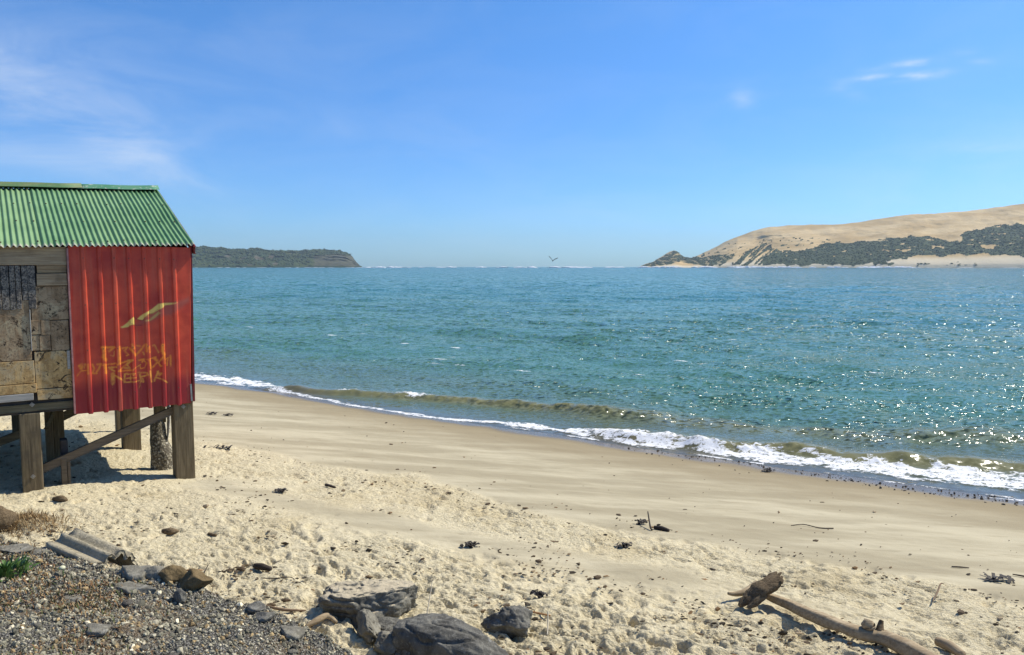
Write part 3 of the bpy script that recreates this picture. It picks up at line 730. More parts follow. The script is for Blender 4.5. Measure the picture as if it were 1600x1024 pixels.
def shrubs(name, T, N, lo, hi, seed, thr=.5, c1=(.026, .042, .020), c2=(.105, .130, .052), xmax=1660, ymin=0):
    X, Y, Z, veg, Q, yy = T; r = np.random.default_rng(seed); R = X.shape[0] - 11
    i = r.integers(1, R, N * 4); j = r.integers(0, X.shape[1], N * 4); ok = (veg[i, j] > thr) & (Q[i, j] < xmax) & (Q[i, j] > ymin); i, j = i[ok][:N], j[ok][:N]
    pos = np.stack([X[i, j], Y[i, j], Z[i, j]], 1) + r.normal(0, 2, (len(i), 3)) * [1, 1, .2]
    t = r.random((len(i), 1)); tint = np.array(c1) * (1 - t) + np.array(c2) * t
    sz = r.uniform(lo, hi, len(i))
    return scatter_mesh(name, pos, sz, r, ico(1), .3, tint, np.tile([1.2, 1.2, .8], (len(i), 1)), False)
kind(link('dune_scrub', shrubs('dune_scrub', DT, 11000, .9, 3.2, 5), MAT['tinted']), 'stuff')
kind(link('headland_forest', shrubs('headland_forest', HT, 7000, 2.2, 5.5, 6, .6, ymin=-300), MAT['tinted']), 'stuff')

# white surf: lumpy ridges of broken water far out on the bar and along the far shore
def surf():
    r = np.random.default_rng(12); pos = []; sz = []; sq = []
    def line(x0, x1, n, dist, h, w):
        for _ in range(n):
            px = r.uniform(x0, x1); d = dist(px) * r.uniform(.97, 1.02)
            if noise2(np.array([px * .035]), np.array([d * .004]), 3)[0] < -.12: continue
            pos.append((d * (px - 800) / F, d, .1)); sz.append(1.); hh = h * r.uniform(.4, 1.2); sq.append((w * r.uniform(.5, 1.6), w * .3, hh))
    line(575, 1010, 150, lambda p: 3000 + 500 * math.sin(p * .02), 4.2, 16)
    line(1000, 1160, 160, lambda p: np.interp(p, [1000, 1150], [2860, 2470]), 5.0, 12)
    line(1160, 1420, 260, lambda p: np.interp(p, [1150, 1400], [2470, 2225]), 4.2, 11)
    line(1400, 1640, 60, lambda p: np.interp(p, [1400, 1600], [2225, 2080]), .7, 8)
    line(300, 570, 60, lambda p: np.interp(p, [200, 564], [2960, 3440]), 1.0, 9)
    pos = np.array(pos); return scatter_mesh('distant_surf', pos, np.array(sz), r, ico(1), .25, np.tile([.82, .82, .82], (len(pos), 1)), np.array(sq), False)
kind(link('distant_surf', surf(), MAT['tinted']), 'stuff')

# ------------------------------------------------------------------ sea air
hz = link('haze', box_me('haze', (-9000, -300, -12), (9000, 9000, 330), 0)); kind(hz, 'stuff')
hm = bpy.data.materials.new('sea_air'); hm.use_nodes = True; hm.node_tree.nodes.clear()
hv = hm.node_tree.nodes.new('ShaderNodeVolumePrincipled'); hv.inputs['Color'].default_value = (.70, .86, 1, 1); hv.inputs['Density'].default_value = 5.5e-5; hv.inputs['Anisotropy'].default_value = .2
ho = hm.node_tree.nodes.new('ShaderNodeOutputMaterial'); hm.node_tree.links.new(hv.outputs[0], ho.inputs['Volume']); hz.data.materials.append(hm)

# ------------------------------------------------------------------ the gravel bank in the foreground
BE = np.array([P(-900, 775, 1.80)[:2], P(-250, 812, 1.74)[:2], P(0, 842, 1.72)[:2], P(75, 862, 1.70)[:2], P(200, 893, 1.70)[:2], P(300, 915, 1.66)[:2], P(340, 927, 1.64)[:2], P(400, 945, 1.62)[:2], P(440, 967, 1.60)[:2], P(500, 993, 1.56)[:2], P(560, 1024, 1.52)[:2], P(700, 1110, 1.50)[:2], P(1200, 1300, 1.5)[:2]])
def bank_signed(x, y):                                            # distance from the edge, positive on the bank
    x = np.asarray(x, float); y = np.asarray(y, float); best = np.full(x.shape, 1e9); sg = np.ones(x.shape)
    for a, b in zip(BE[:-1], BE[1:]):
        d = b - a; t = np.clip(((x - a[0]) * d[0] + (y - a[1]) * d[1]) / (d @ d), 0, 1)
        ex, ey = x - a[0] - t * d[0], y - a[1] - t * d[1]; dist = np.hypot(ex, ey)
        cr = d[0] * (y - a[1]) - d[1] * (x - a[0]); m = dist < best
        best = np.where(m, dist, best); sg = np.where(m, np.where(cr < 0, 1., -1.), sg)
    return best * sg
BZ_X = BE[:, 0]; BZ_Z = np.array([1.80, 1.74, 1.72, 1.70, 1.70, 1.66, 1.64, 1.62, 1.60, 1.56, 1.52, 1.50, 1.5])
def bank_z(x, y, detail=True):
    d = bank_signed(x, y); ez = np.interp(x, BZ_X, BZ_Z)
    top = ez + .16 * smooth(0, 2.2, d) + .03 * d.clip(0, 3)
    z = np.where(d > 0, top, ez + d * .95 - .12 * smooth(0, -.3, d))
    if detail: z = z + .035 * fbm2(np.asarray(x) * 1.8, np.asarray(y) * 1.8, 4, 401) + .012 * fbm2(np.asarray(x) * 9, np.asarray(y) * 9, 3, 402)
    return z
def build_bank():
    xs = np.linspace(-9, 3.5, 620); ys = np.linspace(-2.0, 8.2, 500); X, Y = np.meshgrid(xs, ys); Z = bank_z(X, Y); D = bank_signed(X, Y)
    Z = np.maximum(Z, sand_base(X, Y) - .5)
    me = np_mesh('gravel_bank', np.stack([X, Y, Z], -1), grid_faces(*X.shape), True, {'d': D.ravel()})
    t = NT('gravel_ground'); v = t.vor(105, out=1); vd = t.vor(105); sp = t.n('ShaderNodeSeparateColor'); t.l(v, sp.inputs[0])
    c = t.ramp(sp.outputs[0], [(0, (.09, .085, .07)), (.5, (.20, .19, .155)), (.85, (.30, .28, .23)), (1, (.36, .34, .30))])
    c = t.mix(t.rng(vd, .3, .65), c, (.045, .04, .032)); n = t.noise(2.3, 6, .7)
    c = t.mix(t.math('MULTIPLY', t.rng(n, .5, .66), .6), c, (.19, .135, .075))
    return kind(link('gravel_bank', me, t.fin(c, .95, t.bump(t.math('SUBTRACT', 1., vd), .8, .012), .2)), 'structure')
build_bank()
def bank_points(N, rng, dmin=-.25, xr=(-5.5, .6), yr=(1.2, 6.6)):
    x = rng.uniform(*xr, N * 9); y = rng.uniform(*yr, N * 9); d = bank_signed(x, y)
    az = np.abs(np.arctan2(x, y)); ok = (d > dmin) & (az < .75) & (np.hypot(x, y) > 2.0) & (d < 3.2); x, y = x[ok][:N], y[ok][:N]; return x, y, bank_z(x, y)
def gravel():
    r = np.random.default_rng(31); x, y, z = bank_points(30000, r); N = len(x)
    sz = np.clip(r.lognormal(math.log(.0064), .42, N), .0035, .020)
    pal = np.array([(.095, .092, .075), (.145, .14, .115), (.205, .195, .16), (.27, .255, .21), (.42, .39, .32), (.16, .12, .07), (.06, .057, .048), (.23, .175, .10)])
    ch = r.choice(len(pal), N, p=[.22, .24, .18, .10, .04, .09, .08, .05]); tint = pal[ch] * r.uniform(.8, 1.25, (N, 1)) * np.array([1.85, 1.74, 1.45])
    bm = bmesh.new(); bmesh.ops.create_icosphere(bm, subdivisions=1, radius=1); bm.free()
    return scatter_mesh('gravel', np.stack([x, y, z + sz * .25], 1), sz, r, ico(1), .32, tint, r.uniform(.55, 1.3, (N, 3)))
kind(link('gravel', gravel(), MAT['tinted']), 'stuff')
def blades(name, x, y, z, rng, L, W, tint, lean=.9, seg=2):
    N = len(x); az = rng.uniform(0, 6.283, N); le = rng.uniform(.2, lean, N); L = L * rng.uniform(.5, 1.3, N)
    dx, dy = np.cos(az), np.sin(az); px, py = -dy, dx; V = []
    for k, (f, w) in enumerate(((0, .7), (.55, 1.), (1., .12))):
        out = L * f * np.sin(le * (0.6 + .6 * f)); up = L * f * np.cos(le * (0.6 + .6 * f))
        c = np.stack([x + dx * out, y + dy * out, z + up], 1); s = np.stack([px, py, px * 0], 1) * (W * w)[:, None]
        V += [c - s, c + s]
    V = np.stack(V, 1); f0 = np.array([[0, 1, 3, 2], [2, 3, 5, 4]]); Fc = (f0[None] + (np.arange(N) * 6)[:, None, None]).reshape(-1, 4)
    return np_mesh(name, V, Fc, True, {'tint': np.repeat(tint, 6, 0)})
def weeds():
    r = np.random.default_rng(41); x, y, z = bank_points(60000, r, .0)
    m = fbm2(x * 1.6 + 5, y * 1.6, 3, 55) + .55 * np.exp(-((bank_signed(x, y) - .3) / .35) ** 2) * (x < -2.2) - .12 * (x + 2.5) - .12
    ok = m > r.uniform(.08, 1.05, len(x)); x, y, z = x[ok], y[ok], z[ok]; N = len(x)
    pal = np.array([(.26, .15, .065), (.21, .11, .05), (.34, .24, .12), (.12, .13, .045), (.33, .25, .14), (.085, .11, .035)])
    tint = pal[r.choice(6, N, p=[.27, .2, .2, .15, .1, .08])] * r.uniform(.7, 1.2, (N, 1))
    return blades('dry_weeds', x, y, z, r, np.full(N, .032), np.full(N, .003), tint, 1.3)
kind(link('dry_weeds', weeds(), MAT['tinted']), 'stuff')

# ------------------------------------------------------------------ rocks
def rock_me(name, dims, seed, sub=5, cuts=9, amp=.10, freq=2.2, flat=None, detail=.03, strength=.92):
    V, Fc = ico(sub); r = np.random.default_rng(seed); V = V.copy()
    for _ in range(cuts):
        n = r.normal(size=3); n[2] = n[2] * .8 + .15; n /= np.linalg.norm(n); d = r.uniform(.55, .85); q = V @ n - d; V -= np.where(q > 0, q, 0)[:, None] * n * strength
    if flat is not None: V[:, 2] = np.where(V[:, 2] > flat, flat + (V[:, 2] - flat) * .15, V[:, 2])
    nr = V / np.linalg.norm(V, axis=1)[:, None]
    V = V + nr * (amp * fbm3(V * freq + seed, 4, seed) + detail * fbm3(V * freq * 5, 3, seed + 5) - (.07 * np.clip(1 - np.abs(noise3(V * [2.2, 2.2, 4.5] + seed, seed + 8)) * 6, 0, 1) ** 2 if sub > 4 else 0))[:, None]
    V = V * np.array(dims) / 2.
    return np_mesh(name, V, Fc, True)
def rock(name, px, py, dims, seed, mat, label, cat='rock', rotz=0., sink=.2, base=None, group=None, **kw):
    q = base if base is not None else on_sand(px, py)
    o = link(name, rock_me(name, dims, seed, **kw), MAT[mat]); o.location = (q[0], q[1], q[2] + dims[2] * (.5 - sink)); o.rotation_euler = (0, 0, rotz)
    return tag(o, label, cat, group)
def on_bank(px, py):
    z = 1.7
    for _ in range(20):
        q = P(px, py, z); z = float(bank_z(np.array([q[0]]), np.array([q[1]]))[0])
    return P(px, py, z)
rock('boulder', 579, 954, (.84, .56, .54), 12, 'rock_dusty', 'grey boulder with a flat sand dusted top lying on the pale sand', rotz=.15, sink=.44, cuts=10, amp=.08, flat=.60, sub=6, strength=.85)
rock('boulder', 700, 1034, (1.02, .50, .50), 8, 'rock_dark', 'largest dark boulder, long and rounded, at the lower edge of the sand', rotz=-.42, sink=.42, cuts=9, amp=.05, sub=6, detail=.02, strength=.75)
rock('rock', 797, 984, (.40, .28, .28), 21, 'rock_dark', 'small pointed dark rock half buried beside an orange cane', rotz=-.3, sink=.35, cuts=8, amp=.18)
rock('rock', 575, 990, (.17, .34, .20), 33, 'rock_slab', 'narrow grey stone standing in sand before the flat topped boulder', rotz=.55, sink=.25, cuts=8, amp=.12)
rock('rock', 604, 983, (.24, .15, .12), 34, 'rock_dark', 'small dark triangular stone between the two boulders', rotz=.1, sink=.3, cuts=7, amp=.12)
rock('rock', 600, 1016, (.19, .26, .16), 35, 'rock_slab', 'rounded grey stone in front of the narrow stone', rotz=.6, sink=.25, cuts=7, amp=.1)
rock('rock', 646, 1022, (.40, .28, .30), 36, 'rock_mottled', 'mottled brown and white rock leaning against the dark boulder', rotz=-.35, sink=.3, cuts=8, amp=.15)
rock('rock', 610, 1003, (.17, .12, .13), 37, 'rock_mottled', 'little brown stone wedged at the left end of the dark boulder', sink=.3, cuts=7, amp=.12)
rock('rock', 517, 962, (.075, .06, .085), 38, 'rock_slab', 'tiny upright grey stone in the shade left of the flat topped boulder', sink=.25, cuts=6, amp=.1, sub=4)
rock('pebble', 577, 979, (.05, .05, .045), 39, 'rock_mottled', 'speckled pebble by the thin straight stick', 'stone', sink=.2, cuts=6, sub=3)
for (px, py, d, seed, mt, lab, rz, sk, fl) in [
        (212, 900, (.28, .18, .11), 51, 'rock_slab', 'pale grey slab topping the bank edge under the corrugated pipe', -.4, .35, .5),
        (205, 922, (.38, .15, .08), 52, 'rock_slab', 'long flat grey slab lying in the gravel below the bank edge', -.3, .35, .4),
        (243, 904, (.18, .13, .11), 53, 'rock_slab', 'smooth grey rock beside the brown rocks on the bank edge', -.4, .3, None),
        (268, 906, (.19, .15, .13), 54, 'rock_brown', 'brown rock on the bank edge nearest the grey slab', -.3, .3, None),
        (304, 917, (.24, .17, .15), 55, 'rock_brown', 'larger rounded brown rock in the middle of the bank edge row', -.2, .3, None),
        (331, 926, (.14, .12, .12), 56, 'rock_brown', 'darkest brown rock at the right end of the bank edge row', -.2, .3, None),
        (361, 937, (.15, .11, .07), 57, 'rock_dark', 'blue grey stone at the end of the row of bank rocks', -.2, .3, None),
        (398, 951, (.14, .10, .06), 58, 'rock_dark', 'dark stone on the bank edge above the curved stick', -.4, .35, None),
        (414, 966, (.13, .10, .06), 59, 'rock_dark', 'dark stone at the tip of the gravel bank', -.5, .35, None),
        (455, 990, (.17, .13, .08), 60, 'rock_slab', 'pale grey flat stone near the tip of the gravel bank', -.5, .35, .4),
        (110, 938, (.15, .10, .06), 61, 'rock_slab', 'light grey stone in weedy gravel under the slab', -.3, .35, .4),
        (20, 862, (.24, .15, .08), 62, 'rock_slab', 'flat grey stone at the left end of the bank edge', .1, .35, .4),
        (283, 936, (.09, .07, .09), 63, 'rock_dark', 'small stone with a dark hollow in gravel under the brown rocks', -.2, .3, None),
        (150, 987, (.17, .11, .07), 64, 'rock_slab', 'dull grey flat stone low in the gravel near the photo bottom', -.2, .35, .4)]:
    q = on_bank(px, py)
    rock('rock', px, py, d, seed, mt, lab, rotz=rz, sink=sk, base=q, cuts=8, amp=.10, flat=fl, sub=4)
r_ = np.random.default_rng(77); xb, yb, zb = bank_points(60, r_, .15); st0 = [link('stone', rock_me('stone', (1, 1, .7), 200 + k, sub=2, cuts=6, amp=.08), MAT['rock_slab'] if k % 2 else MAT['rock_mottled']) for k in range(4)]
for k in range(60):
    o = st0[k] if k < 4 else bpy.data.objects.new('stone', st0[k % 4].data)
    if k >= 4: COL.objects.link(o)
    s_ = r_.uniform(.035, .07); o.location = (xb[k], yb[k], zb[k] + s_ * .12); o.scale = (s_ * r_.uniform(.8, 1.4), s_, s_ * r_.uniform(.6, 1)); o.rotation_euler = (r_.uniform(-.3, .3), r_.uniform(-.3, .3), r_.uniform(0, 6.28))
    tag(o, 'small loose stone lying among the fine gravel of the bank', 'stone', 'loose stones on the gravel bank')

# ------------------------------------------------------------------ the boat shed on posts
TH = math.radians(35); HX = np.array([math.cos(TH), math.sin(TH)]); HY = np.array([-math.sin(TH), math.cos(TH)])
_R = P(290, 742, .84); RX, RY, GZ = _R[0], _R[1], .84
HUT = thing('boat_shed', 'red and wooden boat shed with green corrugated roof, standing on timber posts over the sand', 'shed', (RX, RY, GZ), TH)
def W(px, py, yoff=0.):                                            # pixel -> (u, z) on the shed's front wall plane at depth yoff
    d = dir_of(px, py); o2 = np.array([RX, RY]) + HY * yoff
    t = (o2 @ HY) / (d[:2] @ HY); p = d * t; return float((p[:2] - np.array([RX, RY])) @ HX), float(p[2] + H - GZ)
def W2(px, py, y): return W(px, py, y)
def hpart(name, me, mat, parent=None):
    me.materials.clear(); return link(name, me, mat, parent or HUT)
u_r, _ = W(299, 500); u_l = -3.45; z_bot_r = W(299, 630)[1]; z_eave_r = W(299, 383, -.09)[1]; z_eave_l = W(0, 386, -.09)[1]
def eave_z(u): return np.interp(u, [-3.4, W(0, 386, -.09)[0], u_r], [z_eave_l - .03, z_eave_l, z_eave_r])
# roof: ridge and eave found from the photograph's corners
YR = 2.36; u_ridge, z_ridge = W(247, 297, YR); z_ridge_l = W(0, 293, YR)[1]
U_END = max(u_ridge, W(299, 382, -.09)[0])
print('hut', u_r, u_ridge, z_eave_r, z_eave_l, z_ridge, z_ridge_l, W(105, 383), W(117, 647), W(30, 640), W(297, 629))
PITCHC = .0610
def roof_sheet(u0, u1, y0, y1, za, zb, tone, lift, back=False):
    nu = max(8, int(round((u1 - u0) / PITCHC * 10))) + 1; nv = 24
    u = np.linspace(u0, u1, nu); v = np.linspace(0, 1, nv); U, Vv = np.meshgrid(u, v)
    cor = .0130 * np.cos(2 * math.pi * U / PITCHC)
    ze = za(U); zr = zb(U); Z = ze + (zr - ze) * Vv + cor + lift + .016 * fbm2(U * .9, Vv * 1.2, 2, 75) * np.sin(np.pi * np.clip(Vv, 0, 1)) + .006 * fbm2(U * 2.5, Vv * 4, 3, 71) + .0035 * fbm2(U * 12, Vv * 30, 2, 72)
    Y = y0 + (y1 - y0) * Vv; Y = Y - (.008 * (1 - Vv) * fbm2(U * 9, U * 0, 2, 73) if not back else 0)
    edge = smooth(.035, 0., Vv) * (fbm2(U * 20, U * 0, 3, 74) > -.3) * .8
    V = np.stack([U, Y, Z], -1); me = np_mesh('roof_sheet', V, grid_faces(nv, nu), True, {'tone': np.full(V[..., 0].size, tone), 'edge': edge.ravel()})
    o = hpart('roof_sheet', me, MAT['roof']); md = o.modifiers.new('thickness', 'SOLIDIFY'); md.thickness = .0015; md.offset = -1
    return o
zr_f = lambda U: np.interp(U, [-3.4, W(0, 293, YR)[0], u_ridge], [z_ridge_l, z_ridge_l, z_ridge])
ue = -3.45; edges = [U_END]
u = U_END
while u > -3.4: u -= PITCHC * 9; edges.append(u)
for k, (b, a) in enumerate(zip(edges[:-1], edges[1:])):
    roof_sheet(a - .05, b, -.09, YR, lambda U: eave_z(U), zr_f, [0, .5, .2, .8, .3, .6, .1, .5, .2][k % 9], .0022 * (k % 3))
YB = 4.62; zbk = lambda U: zr_f(U) - (YB - YR) * .30
for k, (b, a) in enumerate(zip(edges[:-1], edges[1:])):
    roof_sheet(a - .05, b, YB, YR + .01, zbk, zr_f, .3, .0022 * (k % 3), True)
def ridge_cap(u0, u1, mat, lift):
    bm = bmesh.new(); prof = [(-.13, -.022), (-.12, -.015), (-.03, .03), (-.018, .045), (0, .052), (.018, .045), (.03, .03), (.12, -.015), (.13, -.022)]
    n = 10; rows = []
    for i in range(n):
        uu = u0 + (u1 - u0) * i / (n - 1); zz = float(zr_f(uu)) + lift + .004 * math.sin(uu * 7); rows.append([bm.verts.new((uu, YR + y * 1.0, zz + .012 + z)) for y, z in prof])
    for i in range(n - 1):
        for j in range(len(prof) - 1): bm.faces.new((rows[i][j], rows[i + 1][j], rows[i + 1][j + 1], rows[i][j + 1]))
    o = hpart('ridge_cap', bm_mesh('ridge_cap', bm, True), mat); md = o.modifiers.new('thickness', 'SOLIDIFY'); md.thickness = .003; md.offset = 1; return o
u_split = W(127, 290, YR)[0]
ridge_cap(u_split - .06, U_END + .0, MAT['cap_b'], .0)['label'] = 'worn blue green ridge capping with bare patches'
ridge_cap(-3.45, u_split, MAT['cap_a'], .012)['label'] = 'mossy olive green ridge capping'
# barge board under the roof's right edge, red drop at the corner
hpart('barge_board', beam_me('barge_board', (U_END - .012, -.075, float(eave_z(U_END)) - .065), (U_END - .012, YR, float(zr_f(U_END)) - .065), .024, .10), MAT['red_trim'])
hpart('barge_board', beam_me('barge_board', (U_END - .012, YR + .005, float(zr_f(U_END)) - .065), (U_END - .012, YB, float(zbk(U_END)) - .065), .024, .10), MAT['red_trim'])
# dark carcass: walls behind the cladding, floor, gable walls
zb_in = z_bot_r + .06
hpart('wall_frame', box_me('wall_frame', (u_l, .02, zb_in), (u_r - .03, .07, float(z_eave_l) - .03), .004), MAT['dark_timber'])
hpart('floor', box_me('floor', (u_l, .072, zb_in + .01), (u_r - .03, YB - .1, zb_in + .06), .004), MAT['dark_timber'])
hpart('back_wall', box_me('back_wall', (u_l, YB - .10, zb_in), (u_r - .03, YB - .05, float(zbk(0.)) - .04), .004), MAT['dark_timber'])
def gable(u0, u1):
    bm = bmesh.new(); pts = [(.075, zb_in - .05), (YB - .105, zb_in - .05), (YB - .105, float(zbk(u0)) - .06), (YR, float(zr_f(u0)) - .06), (.075, float(eave_z(u0)) - .02)]
    a = [bm.verts.new((u0, y, z)) for y, z in pts]; b = [bm.verts.new((u1, y, z)) for y, z in pts]; bm.faces.new(a); bm.faces.new(b[::-1])
    for i in range(5): bm.faces.new((a[i], a[(i + 1) % 5], b[(i + 1) % 5], b[i]))
    return bm_mesh('gable_wall', bm)
hpart('gable_wall', gable(u_r - .03, u_r - .004), MAT['red_trim']); hpart('gable_wall', gable(u_l, u_l + .026), MAT['dark_timber'])

# red ribbed cladding with the painting and the lettering
RIB_U = [W(x, 383)[0] for x in (124, 150, 172.5, 195.6, 220, 244, 266)]
RIB_B = [W(x, 640)[0] for x in (137.5, 161.5, 184, 208, 231, 253.6, 276)]
def red_panel():
    zt = float(z_eave_r) - .03; (ulb, zlb) = W(118, 647); (urb, zrb) = W(298, 629.5); ult = W(105.5, 385)[0]; urt = W(297, 385)[0]
    fu = np.unique(np.concatenate([np.linspace(0, 1, 235)])); nv = 320; fv = np.linspace(0, 1, nv)
    A, B = np.meshgrid(fu, fv)                                     # A along, B upward
    ul = ulb + (ult - ulb) * B; ur = urb + (urt - urb) * B; U = ul + (ur - ul) * A
    zb = zlb + (zrb - zlb) * A; Z = zb + (zt - zb) * B
    y = np.zeros_like(U); ribm = np.zeros_like(U)
    for a, b in zip(RIB_U, RIB_B):
        c = b + (a - b) * B; d = U - c; prof = np.clip(np.minimum((d + .002) / .010, (.056 - d) / .012), 0, 1); y -= .024 * prof; ribm = np.maximum(ribm, prof)
    Z = Z - ribm * smooth(.03, 0, B) * .012
    y = y - .022 + .004 * fbm2(U * 3, Z * 2, 3, 61)
    # flat print: strokes of paint measured on the wall
    amt = np.zeros_like(U); colr = np.zeros(U.shape + (3,))
    def dab(mask, col):
        nonlocal amt, colr
        mask = np.clip(mask, 0, 1); tot = np.maximum(amt, mask); w = (mask / np.maximum(mask + amt * (1 - mask), 1e-6))[..., None]
        colr = colr * (1 - w) + np.array(col) * w; amt = tot
    def stroke(pts, wd, col, k=1., zs=None):
        q = [W(*(zs(p) if zs else p)) for p in pts]; best = np.full(U.shape, 9.)
        for (a, b), (c, d) in zip(q[:-1], q[1:]):
            L = (c - a) ** 2 + (d - b) ** 2 + 1e-9; t = np.clip(((U - a) * (c - a) + (Z - b) * (d - b)) / L, 0, 1); best = np.minimum(best, np.hypot(U - a - t * (c - a), Z - b - t * (d - b)))
        best = best + .004 * fbm2(U * 40, Z * 40, 2, 5)
        dab(k * smooth(wd * 1.7, wd * .35, best) * np.clip(.85 + .6 * fbm2(U * 14 + wd * 900, Z * 14, 3, 8), .45, 1.), col)
    def fill(pts, col, k=1., soft=.012, zs=None):
        q = np.array([W(*(zs(p) if zs else p)) for p in pts]); inside = np.zeros(U.shape, bool); best = np.full(U.shape, 9.)
        for (a, b), (c, d) in zip(q, np.roll(q, -1, 0)):
            L = (c - a) ** 2 + (d - b) ** 2 + 1e-9; t = np.clip(((U - a) * (c - a) + (Z - b) * (d - b)) / L, 0, 1); best = np.minimum(best, np.hypot(U - a - t * (c - a), Z - b - t * (d - b)))
            cond = ((b > Z) != (d > Z)) & (U < (c - a) * (Z - b) / (d - b + 1e-9) + a); inside ^= cond
        sd = np.where(inside, best, -best); dab(k * smooth(-soft, soft, sd), col)
    z2 = lambda p: (170 + p[0] / 11.43, 455 + p[1] / 11.43)         # from an enlargement of the painted arm
    ye = (.80, .60, .15); yd = (.40, .26, .07)
    fill([(880, 215), (960, 205), (1150, 205), (1240, 190), (1420, 110), (1430, 190), (1240, 330), (1100, 420), (980, 430), (760, 540), (640, 580), (560, 600), (480, 600)], (.30, .10, .075), .55, .03, z2)
    fill([(500, 500), (560, 440), (640, 390), (760, 320), (880, 225), (960, 212), (1150, 205), (1230, 200), (1150, 235), (1000, 255), (960, 290), (880, 340), (780, 400), (700, 410), (640, 460), (600, 520)], ye, .95, .008, z2)
    fill([(630, 520), (720, 500), (800, 430), (880, 360), (920, 390), (820, 480), (740, 530), (650, 540)], (.52, .38, .12), .9, .01, z2)
    fill([(1150, 205), (1230, 190), (1420, 120), (1425, 175), (1250, 230), (1160, 240)], (.38, .17, .12), .45, .02, z2)
    fill([(200, 640), (250, 620), (330, 560), (370, 510), (430, 460), (450, 480), (450, 600), (390, 600), (340, 640), (230, 660)], ye, .95, .008, z2)
    stroke([(450, 470), (500, 505), (560, 525), (620, 515)], .006, (.09, .012, .015), .9, z2); stroke([(380, 612), (480, 610), (580, 608)], .006, (.16, .02, .02), .7, z2)
    stroke([(370, 530), (385, 575), (430, 590)], .004, yd, .7, z2); stroke([(700, 410), (780, 395), (870, 330)], .006, yd, .8, z2); stroke([(640, 470), (700, 440), (740, 470)], .004, yd, .7, z2)
    z1 = lambda p: (110 + p[0] / 7.875, 525 + p[1] / 7.875)         # from an enlargement of the lettering
    o = (.90, .30, .03); o2 = (.82, .38, .055); w_ = .010
    S = lambda pts, w=w_, c=o, k=.85: stroke(pts, w, c, k, z1)
    # first line
    S([(410, 140), (412, 200), (405, 260), (430, 290)], .020); S([(385, 140), (540, 140), (470, 185)], .014); S([(540, 190), (530, 245), (490, 240)], .008, o2, .6)
    S([(600, 140), (600, 330)], .018); S([(640, 150), (700, 140), (660, 180), (710, 230), (690, 240)], .010); S([(755, 105), (775, 150)], .014); S([(730, 150), (800, 240), (880, 150), (905, 110)], .012); S([(815, 120), (850, 125)], .012, o, .7)
    S([(885, 130), (925, 100), (935, 190)], .010); S([(960, 130), (970, 200)], .012, o, .6); S([(1010, 120), (1030, 110), (1050, 150), (1080, 200)], .010, o2, .7); S([(1130, 110), (1125, 190), (1150, 230)], .018); S([(905, 230), (890, 200)], .009, o2, .6)
    # second line
    S([(80, 490), (130, 430), (210, 420)], .008); S([(110, 370), (140, 350), (130, 400)], .016); S([(180, 345), (170, 390)], .010, o2); S([(210, 350), (215, 460)], .012, o, .6); S([(270, 350), (290, 400), (270, 460), (320, 455)], .011); S([(330, 350), (375, 345), (350, 400), (320, 440)], .012)
    S([(390, 360), (560, 335)], .009); S([(420, 350), (435, 450)], .015); S([(470, 385), (560, 380), (480, 400), (540, 430)], .009, o2); S([(570, 350), (690, 310), (720, 320), (590, 430), (760, 420)], .011); S([(700, 300), (760, 295), (690, 350), (730, 400), (660, 390)], .010, o2)
    S([(840, 300), (900, 285), (880, 320)], .012); S([(850, 360), (860, 400), (910, 390), (935, 330), (900, 300)], .007); S([(770, 410), (860, 350)], .006, o2)
    S([(930, 290), (1050, 260)], .008); S([(965, 285), (990, 400)], .012); S([(1030, 270), (1060, 300)], .018); S([(1010, 385), (1070, 320), (1110, 370), (1080, 330), (1130, 260)], .010); S([(1145, 240), (1155, 330)], .013, o, .7); S([(1160, 290), (1195, 270), (1185, 360)], .009); S([(1225, 240), (1230, 365)], .011)
    # third line
    S([(520, 465), (520, 575)], .020, o2); S([(520, 470), (590, 510), (670, 560)], .010, o2); S([(660, 570), (665, 470), (700, 460)], .010, o2); S([(700, 470), (790, 460), (770, 480)], .008, o2); S([(690, 520), (800, 510)], .008, o2); S([(680, 570), (800, 560), (850, 545)], .008, o2); S([(740, 480), (740, 540)], .008, o2, .6)
    S([(850, 470), (870, 560)], .010, o2); S([(830, 450), (940, 450), (950, 480), (870, 500)], .009, o2); S([(885, 520), (895, 565)], .010, o2, .8); S([(975, 430), (995, 560)], .011, o2); S([(1075, 435), (1030, 550)], .011, o2); S([(1070, 440), (1090, 480), (1110, 460)], .013, o2); S([(1040, 510), (1130, 530), (1185, 570)], .009, o2)
    S([(860, 550), (850, 620), (835, 645)], .003, o2, .6); S([(515, 570), (517, 630)], .003, o2, .6)
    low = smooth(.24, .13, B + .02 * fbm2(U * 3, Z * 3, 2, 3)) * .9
    stroke([(160, 432), (300, 400)], .0, (.5, .2, .15), 0.)
    V = np.stack([U, y, Z], -1)
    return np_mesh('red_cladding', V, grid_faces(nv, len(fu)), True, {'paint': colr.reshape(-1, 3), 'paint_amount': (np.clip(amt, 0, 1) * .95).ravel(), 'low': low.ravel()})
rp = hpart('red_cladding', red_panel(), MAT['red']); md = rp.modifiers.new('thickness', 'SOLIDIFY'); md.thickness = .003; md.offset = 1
rp['label'] = 'ribbed red metal sheet with a painted yellow arm and spray painted lettering'
def nails(name, pts, rad, mat):
    V0, F0 = ico(1); M = len(pts); k = len(V0); V = V0[None] * rad + np.array(pts)[:, None, :]
    o = hpart(name, np_mesh(name, V.reshape(-1, 3), (F0[None] + (np.arange(M) * k)[:, None, None]).reshape(-1, 3), True), mat); o['kind'] = 'stuff'
rn = random.Random(5); pts = []
